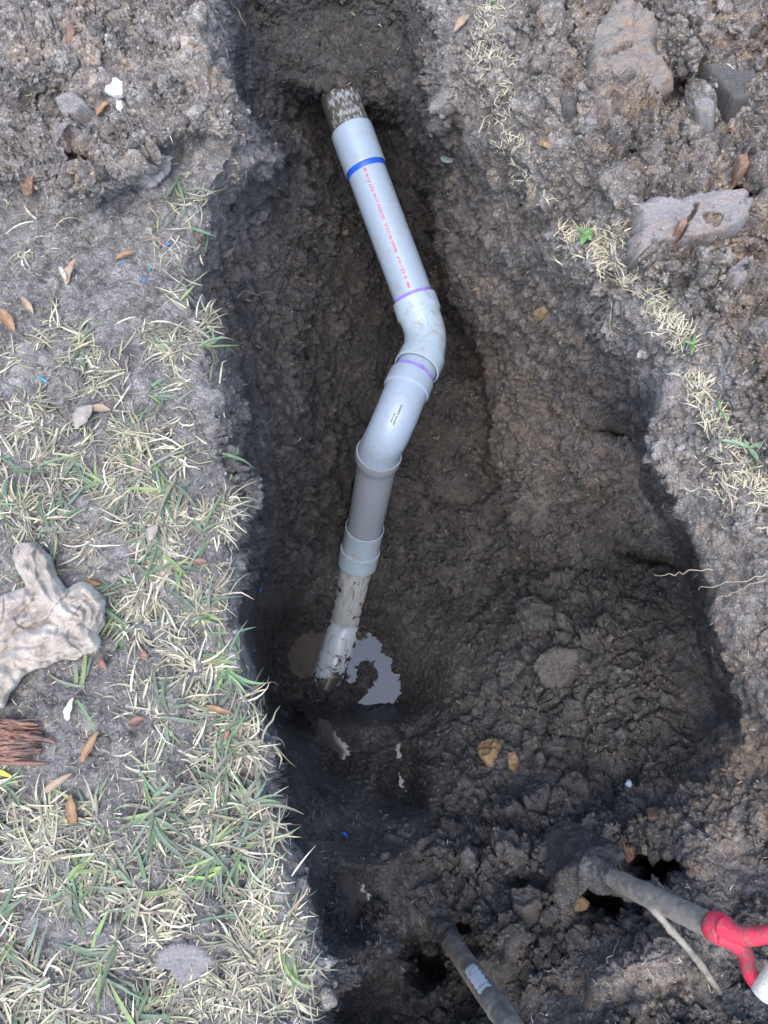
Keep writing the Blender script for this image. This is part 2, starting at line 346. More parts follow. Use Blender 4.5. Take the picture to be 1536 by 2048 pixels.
POOL2 = {'upper': [(683, 1758), (702, 1752), (722, 1770), (742, 1790), (736, 1812), (715, 1806), (722, 1836), (706, 1850), (690, 1826), (696, 1800), (680, 1782)]}
wob = perlin(base, 70, 41) * 9 + perlin(base, 200, 42) * 5
def dip(polys, wz, depth, x0, x1, y0, y1):
    global PT
    jx = slice(*np.searchsorted(AX, [x0, x1])); jy = slice(*np.searchsorted(AY, [y0, y1]))
    X = XX[jy, jx]; Y = YY[jy, jx]; sd = np.full(X.shape, 1e9)
    for p in polys: sd = np.minimum(sd, poly_sdf(X, Y, p))
    sd = sd + wob[jy, jx]
    z = PT[jy, jx, 2]
    n = fbm(base[jy, jx], 60, 3, 43)
    inside = wz - .004 - depth * sstep(0, 14, -sd)
    outside = np.maximum(z, wz + .003 + .012 * sstep(0, 30, sd) + .006 * np.abs(n))
    edge = np.minimum(np.minimum(X - x0, x1 - X), np.minimum(Y - y0, y1 - Y)); w = sstep(0, 60, edge)
    near = sstep(110, 10, sd)
    out2 = outside * (1 - near * .85) + near * .85 * np.minimum(outside, wz + .004 + .0011 * np.clip(sd, 0, 60) + .012 * np.clip(n + .3, 0, 1))
    znew = np.where(sd < 0, inside, out2)
    znew = z * (1 - w) + znew * w
    PT[jy, jx] = P(X, Y, TZ(Y, znew))
dip([POOLS[k] for k in ('main', 'silt', 'fit', 'b1')], WATER_Z, .02, 480, 920, 1180, 1500)
dip([POOLS['thin'], POOLS['b2'], POOLS['b3']], WATER3_Z, .014, 580, 880, 1400, 1650)
dip(list(POOL2.values()), WATER2_Z, .012, 600, 830, 1680, 1920)
NR = normals(PT)
# soil state: dryness, clay marbling, tint
dry = np.clip(1 - deep * .93 + perlin(base, 10, 101) * .25 * (1 - deep), 0.0, 1)
dry = np.clip(dry + .0 * XX, 0, 1)
dry = np.maximum(dry, .55 * blob(1430, 1700, 130, 120) + .6 * blob(1250, 1960, 260, 70, -15))
dry = np.maximum(dry, .62 * np.clip(.3 * blob(640, 60, 160, 90) + 1.35 * blob(1060, 520, 130, 280, -15) + .6 * blob(1150, 900, 150, 160) + blob(480, 420, 90, 130) + blob(1330, 1000, 90, 100), 0, 1))
dry = np.maximum(dry, (.10 * sstep(1150, 1450, YY + (XX - 900) * .3)) * deep + .05 * deep)
dry = np.clip(dry - .12 * turf_l, 0, 1)
clay = np.clip(.95 * heap * sstep(1100, 800, YY) + .7 * blob(960, 330, 60, 260) + .45 * mound + .75 * blob(1450, 1650, 110, 200) + .8 * blob(1250, 1980, 260, 90, -10) + .45 * blob(1130, 800, 160, 260) + .6 * blob(420, 570, 26, 140, -5)
               + .9 * blob(1440, 1250, 90, 360, -8) + .5 * blob(1050, 540, 110, 240, -15) + .35 * blob(520, 700, 120, 400) + .2 * blob(1000, 400, 150, 300) + .17, 0, 1) * 1.25 * (1 - .75 * turf_l) * (1 - .6 * blob(900, 1350, 420, 330, p=2))
tint = .5 + .13 * perlin(base, 5, 111) + .1 * (cid - .5) * rough - .03 * turf_l
fl = blob(760, 700, 170, 480, 8, p=2) * deep
tint = tint + .06 * mound - .05 * sstep(-.5, -.8, Z) * (YY < 1250) + .12 * blob(680, 1600, 150, 210, p=2) * deep + .05 * wall - .15 * fl * sstep(1250, 1050, YY) - .12 * blob(640, 60, 200, 110, p=2) + .10 * deep * sstep(1200, 1400, YY)  # greyer mud below the puddle, painted paler to offset the overhang's shade
sdp = np.full(XX.shape, 400.)
jx = slice(*np.searchsorted(AX, [400, 1000])); jy = slice(*np.searchsorted(AY, [1150, 1980]))
for pl in list(POOLS.values()) + list(POOL2.values()): sdp[jy, jx] = np.minimum(sdp[jy, jx], poly_sdf(XX[jy, jx], YY[jy, jx], pl))
gloss = sstep(70, 8, sdp + w1) + .8 * blob(990, 1930, 80, 70) + .3 * blob(700, 1650, 120, 120) + .35 * deep * sstep(.0, .3, perlin(base, 14, 161)) * (YY > 1000) + .3 * blob(1080, 1300, 160, 160)
gloss = np.clip(gloss, 0, 1)
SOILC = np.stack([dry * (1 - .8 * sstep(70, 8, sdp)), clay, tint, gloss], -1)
nr, nc = XX.shape
V = PT.reshape(-1, 3); Fq = grid_faces(nr, nc)[:, ::-1]
colr = SOILC.reshape(-1, 4)
# outer sheet that carries the ground on to the horizon
bi = np.concatenate([np.arange(nc), (np.arange(1, nr) * nc + nc - 1), ((nr - 1) * nc + np.arange(nc - 2, -1, -1)), np.arange(nr - 2, 0, -1) * nc])
Bp = V[bi]; cen = np.array([0, .4, 0]); rings = [Bp]; F2 = []; off = len(V); Vs = [V]; Cs = [colr]; prev = bi
for k, s in enumerate((1.06, 1.2, 1.6, 3, 10, 80)):
    q = cen + (Bp - cen) * s; q[:, 2] = Bp[:, 2] * max(0, 1 - k * .35) + (perlin(q, 3, 7) * .03 if k < 5 else 0)
    idx = off + np.arange(len(q)); nx = np.roll(prev, -1); nx2 = np.roll(idx, -1)
    F2.append(np.stack([prev, nx, nx2, idx], -1)); prev = idx; off += len(q); Vs.append(q); Cs.append(colr[bi])
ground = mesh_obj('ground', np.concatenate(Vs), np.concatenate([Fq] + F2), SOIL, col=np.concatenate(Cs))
tag(ground, kind='structure')

def lookup(px, py):
    i = np.interp(py, AY, np.arange(nr)); j = np.interp(px, AX, np.arange(nc))
    i0 = np.clip(i.astype(int), 0, nr - 2); j0 = np.clip(j.astype(int), 0, nc - 2); fi = (i - i0)[..., None]; fj = (j - j0)[..., None]
    def s(Aa): return (Aa[i0, j0] * (1 - fi) * (1 - fj) + Aa[i0 + 1, j0] * fi * (1 - fj) + Aa[i0, j0 + 1] * (1 - fi) * fj + Aa[i0 + 1, j0 + 1] * fi * fj)
    return s(PT), s(NB), s(SOILC)
NB = normals(blur(PT.copy(), 5) if False else base)
def S(px, py, up=0.0):
    p, n, c = lookup(np.array([float(px)]), np.array([float(py)])); n = n[0] / np.linalg.norm(n[0])
    return Vector((p[0] + n * up).tolist()), Vector(n.tolist())

# ------------------------------------------------------------------ water
def water_mat(name, col, ior, rough):
    m, nt, b = mat_new(name); b.inputs['Base Color'].default_value = (*col, 1); b.inputs['IOR'].default_value = ior
    tc = N(nt, 'ShaderNodeTexCoord').outputs['Object']
    L(nt, ramp(nt, noise(nt, tc, 40, 4), [(.3, tuple(c * .8 for c in col)), (.7, tuple(c * 1.2 for c in col))]), b.inputs['Base Color'])
    b.inputs['Roughness'].default_value = rough; bump(nt, b, noise(nt, tc, 12, 2, .4), .03, .004)
    return m
WATER = water_mat('standing_water', (.05, .05, .05), 1.9, .02)
WATER_S = water_mat('thin_standing_water', (.06, .055, .05), 1.42, .05)
SILT = water_mat('silty_water', (.085, .07, .055), 1.2, .3)
def water_sheet(name, poly, z, mat, grow):
    cx = sum(p[0] for p in poly) / len(poly); cy = sum(p[1] for p in poly) / len(poly)
    pts = []
    for x, y in poly:
        d = math.hypot(x - cx, y - cy); k = (d + grow) / d; pts.append(P(cx + (x - cx) * k, cy + (y - cy) * k, TZ(cy + (y - cy) * k, z)))
    o = mesh_obj(name, np.array(pts), [list(range(len(pts)))[::-1]], mat, smooth=False); tag(o, kind='structure')
    return o
hull = [(741, 1250), (790, 1290), (815, 1340), (815, 1395), (795, 1425), (724, 1436), (668, 1400), (700, 1255)]
water_sheet('puddle_water', hull, WATER_Z, WATER, 0)
water_sheet('puddle_water', [(628, 1250), (698, 1255), (665, 1402), (600, 1412), (565, 1400), (562, 1290), (600, 1250)], WATER_Z - .0012, SILT, 0)
water_sheet('puddle_water', POOLS['thin'], WATER3_Z, WATER_S, 5)
water_sheet('puddle_water', POOLS['b2'], WATER3_Z, WATER_S, 4)
water_sheet('puddle_water', POOLS['b3'], WATER3_Z, WATER_S, 4)
water_sheet('puddle_water', POOL2['upper'], WATER2_Z, WATER_S, 5)

# ------------------------------------------------------------------ pipe run
def cr_path(pts, step=.003):
    p = np.array(pts); out = []
    q = np.vstack([2 * p[0] - p[1], p, 2 * p[-1] - p[-2]])
    for i in range(1, len(q) - 2):
        n = 24
        for t in np.arange(n) / n:
            a, b, c, d = q[i - 1:i + 3]
            out.append(.5 * ((2 * b) + (c - a) * t + (2 * a - 5 * b + 4 * c - d) * t * t + (3 * b - a - 3 * c + d) * t ** 3))
    out.append(p[-1]); out = np.array(out)
    s = np.concatenate([[0], np.cumsum(np.linalg.norm(np.diff(out, axis=0), axis=1))])
    ss = np.linspace(0, s[-1], max(2, int(s[-1] / step)) + 1)
    return np.stack([np.interp(ss, s, out[:, k]) for k in range(3)], -1), ss
def frames(path, up=(0, 0, 1)):
    T = np.gradient(path, axis=0); T /= np.linalg.norm(T, axis=1, keepdims=True)
    u = np.array(up, float); u = u - T[0] * (u @ T[0]); u /= np.linalg.norm(u); U = [u]
    for i in range(1, len(T)):
        u = U[-1] - T[i] * (U[-1] @ T[i]); U.append(u / np.linalg.norm(u))
    U = np.array(U); W = np.cross(T, U); return T, U, W
class Run:
    def __init__(s, pts, step=.003, up=(0, 0, 1)):
        s.p, s.s = cr_path(pts, step); s.T, s.U, s.W = frames(s.p, up)
    def at(s, sv):
        f = lambda A: np.stack([np.interp(sv, s.s, A[:, k]) for k in range(3)], -1)
        return f(s.p), f(s.T), f(s.U), f(s.W)
    def s_near(s, px, py):
        q = s.p - np.array([0, 0, H]); t = q[:, 1] * sT - q[:, 2] * cT; b = q[:, 1] * cT + q[:, 2] * sT
        return s.s[np.argmin((q[:, 0] / t * F + CX - px) ** 2 + (CY - b / t * F - py) ** 2)]
def sweep(name, run, prof, mat, parent, nseg=64, jit=None, sub=.004):
    """prof: list of (s, radius) walked in order; dense steps are inserted on long spans"""
    sv, rv = [], []
    for (a, ra), (b, rb) in zip(prof, prof[1:]):
        n = max(1, int(abs(b - a) / sub))
        for k in range(n): sv.append(a + (b - a) * k / n); rv.append(ra + (rb - ra) * k / n)
    sv.append(prof[-1][0]); rv.append(prof[-1][1]); sv = np.array(sv); rv = np.array(rv)
    p, T, U, W = run.at(sv); th = np.linspace(0, 2 * math.pi, nseg, endpoint=False)
    rr = rv[:, None] + (jit(sv[:, None], th[None]) if jit else np.zeros((1, nseg)))
    if jit:
        ds = jit(sv[:, None] + 5, th[None] + 1) * 1.5; 
    V = p[:, None] + rr[..., None] * (np.cos(th)[None, :, None] * U[:, None] + np.sin(th)[None, :, None] * W[:, None])
    cum = np.concatenate([[0], np.cumsum(np.abs(np.diff(sv)) + np.abs(np.diff(rv)))])
    uv = np.stack([np.broadcast_to(cum[:, None], rr.shape), np.broadcast_to(np.abs((th / math.pi) - 1)[None], rr.shape)], -1).reshape(-1, 2)
    o = mesh_obj(name, V.reshape(-1, 3), grid_faces(len(sv), nseg, True), mat, parent, uv=uv)
    e = o.modifiers.new('edges', 'EDGE_SPLIT') if False else None
    o.data.set_sharp_from_angle(angle=R(32)) if hasattr(o.data, 'set_sharp_from_angle') else None
    return o
def pvc_mat(name, c, dirt=.25, rough=.32, streak=False, cover=.5, mud=(.06, .045, .03), fade=0, fl=(5, 16)):
    m, nt, b = mat_new(name); tcn = N(nt, 'ShaderNodeTexCoord'); tc = tcn.outputs['Object']
    base = ramp(nt, noise(nt, tc, 9, 4), [(.3, tuple(v * .93 for v in c)), (.7, c)])
    sm = ramp(nt, noise(nt, tc, 24, 9, .78, 1.2), [(.52, 0), (.62, 1)])
    base = mix(nt, math_(nt, 'MULTIPLY', sm, dirt), base, (.30, .27, .23))
    dk = ramp(nt, noise(nt, tc, 95, 5, .6), [(.70, 0), (.73, 1)])
    base = mix(nt, math_(nt, 'MULTIPLY', dk, min(1, dirt * 1.8)), base, (.05, .045, .04))
    if streak:
        mp = N(nt, 'ShaderNodeMapping'); L(nt, tcn.outputs['UV'], mp.inputs[0]); mp.inputs['Scale'].default_value = (*fl, 1)
        st = ramp(nt, noise(nt, mp.outputs[0], 3.2, 8, .7, .4), [(.5 - .12 - (cover - .5) * .3, 1), (.5 + .08 - (cover - .5) * .3, 0)] if False else [(cover - .09, 1), (cover + .05, 0)])
        base = mix(nt, st, base, mix(nt, noise(nt, tc, 60, 4), (.085, .07, .055), mud))
        su = N(nt, 'ShaderNodeSeparateXYZ'); L(nt, tcn.outputs['UV'], su.inputs[0])
        sidem = math_(nt, 'MULTIPLY_ADD', noise(nt, tc, 26, 7, .7, .5), .55, su.outputs[1])
        side = ramp(nt, sidem, [(1.0 - .02, 1), (1.0, 0)] if False else [(.88 + (cover - .5), 1), (.93 + (cover - .5), 0)])
        bl = math_(nt, 'MAXIMUM', side, ramp(nt, noise(nt, tc, 24, 9, .72, .8), [(.585, 0), (.60, 1)]))
        if fade: bl = math_(nt, 'MAXIMUM', bl, ramp(nt, math_(nt, 'MULTIPLY_ADD', noise(nt, tc, 20, 8, .75, .6), .5, su.outputs[0]), [(fade, 0), (fade + .03, 1)]))
        base = mix(nt, bl, base, mud); bump(nt, b, math_(nt, 'ADD', st, bl), .5, .002)
        L(nt, math_(nt, 'MULTIPLY_ADD', st, .3, rough), b.inputs['Roughness'])
    else:
        b.inputs['Roughness'].default_value = rough
        L(nt, ramp(nt, noise(nt, tc, 40, 4), [(.3, rough * .8), (.7, rough * 1.5)]), b.inputs['Roughness'])
    L(nt, base, b.inputs['Base Color']); return m
PVC = pvc_mat('white_plastic', (.31, .385, .47), .45)
PVCG = pvc_mat('grey_plastic', (.26, .29, .335), .4, .4)
PVCF = pvc_mat('dotted_plastic', (.37, .46, .53), .75)
OLD1 = pvc_mat('muddy_upper_pipe', (.36, .39, .40), .5, .5, True, .56, (.045, .04, .037), 0, (16, 5))
OLD2 = pvc_mat('scraped_lower_pipe', (.46, .48, .47), .5, .4, True, .43, (.055, .04, .03))
OLD3 = pvc_mat('sunken_fitting_skin', (.50, .55, .58), .5, .3, True, .40, (.05, .042, .036), .46)
def flat_mat(name, c, rough=.5, var=.15, scale=60, metal=0, bmp=0.0):
    m, nt, b = mat_new(name); tc = N(nt, 'ShaderNodeTexCoord').outputs['Object']
    L(nt, ramp(nt, noise(nt, tc, scale, 5), [(.3, tuple(max(0, v * (1 - var)) for v in c)), (.7, tuple(v * (1 + var) for v in c))]), b.inputs['Base Color'])
    b.inputs['Roughness'].default_value = rough; b.inputs['Metallic'].default_value = metal
    if bmp: bump(nt, b, noise(nt, tc, scale * 3, 5), bmp, .002)
    return m
BLUE = flat_mat('blue_primer', (.015, .09, .55), .4); PURPLE = flat_mat('purple_primer', (.28, .20, .62), .4, .3, 25); DKBLUE = flat_mat('dark_blue_primer', (.02, .03, .22), .4)
RED = flat_mat('red_ink', (.50, .09, .16), .6, .25, 200); INK = flat_mat('black_ink', (.09, .10, .12), .6)
pts = [(668, 162, 2.25), (683, 205, 2.15), (703, 262, 2.14), (746, 378, 2.14), (790, 495, 2.14), (822, 581, 2.14), (838, 628, 2.14), (850, 668, 2.135), (847, 706, 2.11), (833, 738, 2.08), (817, 770, 2.055), (797, 820, 2.03), (776, 868, 2.045), (759, 903, 2.10), (750, 950, 2.20), (730, 1053, 2.40), (715, 1125, 2.505), (690, 1245, 2.63)]
run = Run([P(*p) for p in pts])
sa = run.s_near
cpos = S(760, 700)[0]
pipe = thing('drain_pipe', P(790, 700, 2.6).tolist(), 'bent white plastic drain pipe running down the middle of the muddy trench', 'pipe')
rp = .0572
s0 = run.s[0]; sC0 = sa(703, 262); sC1 = sa(731, 338); sE0 = sa(828, 598); sE1 = sa(833, 738); sF0 = sa(829, 748); sF1 = sa(757, 912)
o = sweep('old_pipe', run, [(s0, rp), (sC0 + .02, rp)], OLD1, pipe); o['label'] = 'mud caked pipe stub entering the far end wall'
sweep('coupling', run, [(sC0, rp), (sC0, .0612), (sC0 + .002, .0622), (sC1 - .002, .0622), (sC1, .0612), (sC1, .0592), (sC1 - .05, .0592)], PVC, pipe)['label'] = 'upper white coupling with brown scuffs'
sweep('primer_ring', run, [(sC1 - .05, rp + .0006), (sC1 + .013, rp + .0006), (sC1 + .015, rp + .0002)], BLUE, pipe)['label'] = 'bright blue ring at the mouth of the upper coupling'
straight = sweep('straight_pipe', run, [(sC0 + .02, rp), (sE0 + .03, rp)], PVC, pipe); straight['label'] = 'long straight white pipe with red printing'
wj = lambda s, th: .0004 * np.sin(th * 5 + s * 90)
sweep('primer_ring', run, [(sE0 - .010, rp + .0001), (sE0 - .008, rp + .0005), (sE0 + .004, rp + .0006)], PURPLE, pipe, jit=None)['label'] = 'purple ring above the first elbow'
hub = .0655; body = .0600
el1 = sweep('elbow', run, [(sE0 + .02, rp), (sE0, rp + .001), (sE0, hub - .003), (sE0 + .002, hub - .001), (sE0 + .047, hub), (sE0 + .050, hub - .001), (sE0 + .055, body + .001), (sE0 + .060, body), ((sE0 + sE1) / 2 + .012, body), (sE1 - .052, body), (sE1 - .048, hub), (sE1 - .002, hub), (sE1, hub - .001), (sE1, rp + .0025), (sE1 - .03, rp + .0015)], PVCF, pipe)
el1['label'] = 'short elbow at the widest bend of the pipe'
sweep('primer_ring', run, [(sE1 - .02, rp + .0022), (sE1 + .0008, rp + .0022), (sE1 + .0012, rp + .0035)], DKBLUE, el1)
sweep('stub', run, [(sE1 - .03, rp + .0004), (sF0 + .04, rp + .0004)], PVC, pipe)
def part_ring(name, run, s_a, s_b, r, mat, parent, th0, th1, wob=.0015, n=60, seed=1):
    th = np.linspace(th0, th1, n); prof = np.linspace(0, 1, 5); V = []
    for k, t in enumerate(th):
        e = min(1, (k + .5) / 6, (n - k - .5) / 6); mid = (s_a + s_b) / 2
        a = mid + (s_a - mid) * e + wob * math.sin(t * 7 + seed); b_ = mid + (s_b - mid) * e + wob * math.sin(t * 11 + seed * 3)
        for q in prof:
            s_ = a + (b_ - a) * q; p, T, U, W = run.at(np.array([s_])); V.append(p[0] + r * (math.cos(t) * U[0] + math.sin(t) * W[0]))
    return mesh_obj(name, np.array(V), grid_faces(n, 5), mat, parent)
gap = sF0 + .017
part_ring('primer_ring', run, gap - .012, gap + .004, rp + .0009, PURPLE, pipe, -2.2, 2.2)['label'] = 'smeared purple ring between the two elbows'
sFm = gap
el2 = sweep('elbow', run, [(sFm + .02, rp), (sFm, rp + .001), (sFm, hub - .003), (sFm + .002, hub - .001), (sFm + .042, hub), (sFm + .045, hub - .0006), (sFm + .049, body + .0006), (sFm + .060, body), (sF1 - .02, body), (sF1 + .03, body - .001)], PVC, pipe)
el2['label'] = 'long sweep elbow above the grey pipe'
bell = sF1 - .018
gp = sweep('socket_pipe', run, [(bell + .035, body + .0008), (bell, body + .0014), (bell, hub + .0005), (bell + .002, hub + .0012), (bell + .026, hub + .0012), (bell + .030, hub - .0015), (bell + .033, rp + .0035), (bell + .06, rp), (sa(722, 1090), rp)], PVCG, pipe, sub=.006)
gp['label'] = 'grey pipe with a rimmed socket below the sweep elbow'
sL = sa(730, 1053); sL2 = sa(718, 1097); sL3 = sa(713, 1130)
sweep('coupling', run, [(sL + .03, rp + .003), (sL, rp + .0035), (sL, hub - .003), (sL + .0015, hub - .002), (sL2, hub - .0035), (sL2, hub + .001), (sL2 + .004, hub + .002), (sL3 - .002, hub + .001), (sL3, hub), (sL3, rp)], PVCF, pipe, sub=.006)['label'] = 'lower coupling splashed with mud'
sweep('primer_ring', run, [(sL + .01, rp + .0012), (sL + .0012, rp + .0022), (sL + .0012, rp + .0034)], DKBLUE, pipe)['label'] = 'thin dark blue ring in the mouth of the lower coupling'
s_end = run.s[-1]
o = sweep('old_pipe', run, [(sL3 - .01, rp), (s_end, rp - .002)], OLD2, pipe); o['label'] = 'scraped pipe streaked with brown mud above the puddle'
sweep('primer_ring', run, [(s_end - .006, rp - .0012), (s_end + .0, rp - .001), (s_end + .0, rp - .006)], PURPLE, pipe)['label'] = 'faded purple ring at the edge of the puddle'
run2 = Run([P(x_, y_, TZ(y_, z_)) for x_, y_, z_ in ((693, 1236, -1.366), (686, 1262, -1.385), (668, 1320, -1.40), (646, 1385, -1.425), (626, 1440, -1.47))])
ribs = []
s_ = 0.0; L2 = run2.s[-1]
prof = [(0.012, rp - .004), (0.012, .060)]
for k in range(1, 12):
    s_ = .012 + (L2 - .012) * k / 12; prof += [(s_ - .004, .0605), (s_ - .003, .0585), (s_ + .001, .0585), (s_ + .002, .0612)] if k in (2, 4, 6, 9) else [(s_, .0602)]
prof.append((L2, .06))
sweep('sunken_fitting', run2, prof, OLD3, pipe)['label'] = 'ribbed white fitting half sunk in mud and water'
# printing on the straight pipe, read from the elbow upwards
def ring_text(txt, size, mat, parent, name, s_start, th_c, rad, run, sgn=-1):
    cu = bpy.data.curves.new(name, 'FONT'); cu.body = txt; cu.size = size; cu.align_y = 'CENTER'; cu.space_character = 1.12; cu.offset = .0005
    cu.resolution_u = 2
    tmp = bpy.data.objects.new('tmp', cu); COL.objects.link(tmp); bpy.context.view_layer.update()
    me = bpy.data.meshes.new_from_object(tmp.evaluated_get(bpy.context.evaluated_depsgraph_get()))
    bm = bmesh.new(); bm.from_mesh(me); bmesh.ops.triangulate(bm, faces=bm.faces)
    bmesh.ops.subdivide_edges(bm, edges=[e for e in bm.edges if e.calc_length() > .004], cuts=1)
    V = np.array([v.co[:] for v in bm.verts]); Fc = [[v.index for v in f.verts] for f in bm.faces]; bm.verts.index_update()
    sv = s_start + sgn * V[:, 0]; p, T, U, W = run.at(sv); th = th_c + sgn * V[:, 1] / rad * -1
    q = p + rad * (np.cos(th)[:, None] * U + np.sin(th)[:, None] * W)
    bpy.data.objects.remove(tmp)
    return mesh_obj(name, q, Fc, mat, parent, smooth=False)
def view_angle(run, s):
    p, T, U, W = run.at(np.array([s])); d = np.array([0, 0, H]) - p[0]; return math.atan2(d @ W[0], d @ U[0])
thv = view_angle(run, (sC1 + sE0) / 2)
ring_text('480  %  CP-110-P   MADE IN U.S.A.  05/19/22 21:41 EXT.41/4/ 08', .0118, RED, straight, 'lettering', sE0 - .018, thv + .02, rp + .0006, run)
# small printed block and specks on the sweep elbow
sb = sa(787, 835); thb = view_angle(run, sb)
ring_text('ASTM D3034', .0065, INK, el2, 'lettering', sb + .012, thb - .05, body + .0006, run)
ring_text('PSM 4 IN', .0042, INK, el2, 'lettering', sb + .009, thb + .09, body + .0006, run)
for (px, py, rad) in [(753, 886, body)]:
    s1 = sa(px, py)
def seam(name, run, pts_, rad, mat, parent, r=.0007):
    V = []; Fc = []
    q = []
    for (s1, th) in pts_:
        p, T, U, W = run.at(np.array([s1])); q.append(p[0] + rad * (math.cos(th) * U[0] + math.sin(th) * W[0]))
    rn = Run(q, .002); th = np.linspace(0, 2 * math.pi, 6, endpoint=False)
    Vv = rn.p[:, None] + r * (np.cos(th)[None, :, None] * rn.U[:, None] + np.sin(th)[None, :, None] * rn.W[:, None])
    return mesh_obj(name, Vv.reshape(-1, 3), grid_faces(len(rn.p), 6, True), mat, parent)
th1 = view_angle(run, (sE0 + sE1) / 2)
seam('mould_seam', run, [(sE0 + .066, th1 - .30 * s) for s in (1.9, 1.2)] + [(sE0 + .078, th1 - .15), (sE0 + .10, th1 - .17), (sE0 + .12, th1 - .2), (sE0 + .128, th1 - .45)], body, PVCG, el1)
seam('primer_drip', run, [(sE0 + .001, th1 - .42), (sE0 + .010, th1 - .60), (sE0 + .022, th1 - .58), (sE0 + .031, th1 - .78), (sE0 + .040, th1 - .85)], hub, PURPLE, el1, .0013)

# ------------------------------------------------------------------ generic tubes
def tube(name, pts_, radii, mat, parent=None, nseg=20, rough=0.0, seed=0, step=.004, cap=True, col=None, up=(0, 0, 1), sq=1.0):
    rn = Run(pts_, step, up); tt = np.linspace(0, 1, len(radii)); rr = np.interp(rn.s / rn.s[-1], tt, radii)
    th = np.linspace(0, 2 * math.pi, nseg, endpoint=False)
    V = rn.p[:, None] + rr[:, None, None] * (np.cos(th)[None, :, None] * rn.U[:, None] * sq + np.sin(th)[None, :, None] * rn.W[:, None])
    if rough: 
        nv = fbm(V, 45, 3, seed) * rough + fbm(V, 160, 2, seed + 3) * rough * .4
        V = V + nv[..., None] * (np.cos(th)[None, :, None] * rn.U[:, None] + np.sin(th)[None, :, None] * rn.W[:, None])
    Fc = grid_faces(len(rn.p), nseg, True); V = V.reshape(-1, 3)
    if cap:
        a = len(V); V = np.vstack([V, rn.p[0], rn.p[-1]]); i = np.arange(nseg); j = (i + 1) % nseg; e = (len(rn.p) - 1) * nseg
        Fc = np.vstack([Fc, np.stack([i * 0 + a, j, i, i * 0 + a], -1), np.stack([i * 0 + a + 1, e + i, e + j, i * 0 + a + 1], -1)])
        quads = [list(dict.fromkeys(f)) for f in Fc.tolist()]; Fc = quads
    uv = None
    return mesh_obj(name, V, Fc, mat, parent, col=None if col is None else np.tile(col, (len(V), 1)))
def wood_mat(name, a, b_, mud=.5):
    m, nt, b = mat_new(name); tc = N(nt, 'ShaderNodeTexCoord').outputs['Object']
    c = ramp(nt, noise(nt, tc, 30, 6, .6, .8), [(.3, a), (.7, b_)])
    mm = ramp(nt, noise(nt, tc, 22, 8, .7, .3), [(mud - .05, 1), (mud + .08, 0)])
    c = mix(nt, mm, c, (.13, .115, .10)); c = mix(nt, .5, c, ramp(nt, noise(nt, tc, 200, 4), [(.3, .6), (.7, 1.3)]), 'MULTIPLY')
    L(nt, c, b.inputs['Base Color']); b.inputs['Roughness'].default_value = .6; bump(nt, b, math_(nt, 'ADD', noise(nt, tc, 130, 6, .7), mm), .5, .002); return m
SHAFT = wood_mat('muddy_fibreglass_shaft', (.20, .175, .145), (.30, .265, .215), .45)
REDP = wood_mat('muddy_red_plastic', (.62, .025, .06), (.68, .05, .085), .42); GRIP = wood_mat('pale_grip', (.45, .42, .35), (.6, .57, .5), .42)
STICK = pvc_mat('worn_white_sticker', (.70, .74, .76), .9, .5)
MUDC = (.16, .15, .55)
def mud_lump(name, c, rad, sc_, mat, parent=None, seed=0, amp=.35, col=(.1, .1, .5), rot=0, sub=4, fr=None, nrm_=None):
    bm = bmesh.new(); bmesh.ops.create_icosphere(bm, subdivisions=sub, radius=1); V = np.array([v.co[:] for v in bm.verts]); Fc = np.array([[v.index for v in f.verts] for f in bm.faces]); bm.free()
    q = V * np.array(sc_); n0 = fbm(V + seed, 1.1, 4, seed, .6)[:, None]; a1, a2, ci = voro(V + seed, 2.2, seed)
    q = q * (1 + amp * n0 + amp * .5 * ((ci - .5) * np.minimum((a2 - a1) * 4, 1))[:, None] + amp * .25 * fbm(V, 5, 3, seed)[:, None]) * rad
    ca, sa_ = math.cos(rot), math.sin(rot); q = np.stack([q[:, 0] * ca - q[:, 1] * sa_, q[:, 0] * sa_ + q[:, 1] * ca, q[:, 2]], -1)
    if nrm_ is not None:
        Mx = np.array(Vector((0, 0, 1)).rotation_difference(Vector(nrm_)).to_matrix()); q = q @ Mx.T
    o = mesh_obj(name, q + np.array(c), Fc, mat, parent, col=np.tile(col, (len(q), 1))); return o

# --- shovel standing in the hole, bottom centre
sh = thing('shovel', P(880, 1860, 1.72).tolist(), 'mud coated shovel with a white sticker on its bare shaft, bottom centre', 'shovel', 'shovels stuck in the trench mud')
A0 = P(872, 1842, 1.66); A1 = P(1075, 2130, 1.02)
A2 = A1 + (A1 - A0) * .28
tube('shaft', [A0, A0 * .6 + A1 * .4, A1, A2], [.0185, .020, .0195, .0188, .0185], SHAFT, sh, 28, .0012, 3)
tube('grip', [A2 - (A1 - A0) * .01, A2 + (A1 - A0) * .16], [.0195, .022, .021, .022, .016], GRIP, sh, 24)
tube('socket', [P(862, 1826, 1.69), A0 * .75 + A1 * .25], [.026, .0235, .0215], SOIL, sh, 24, .006, 5, col=MUDC)
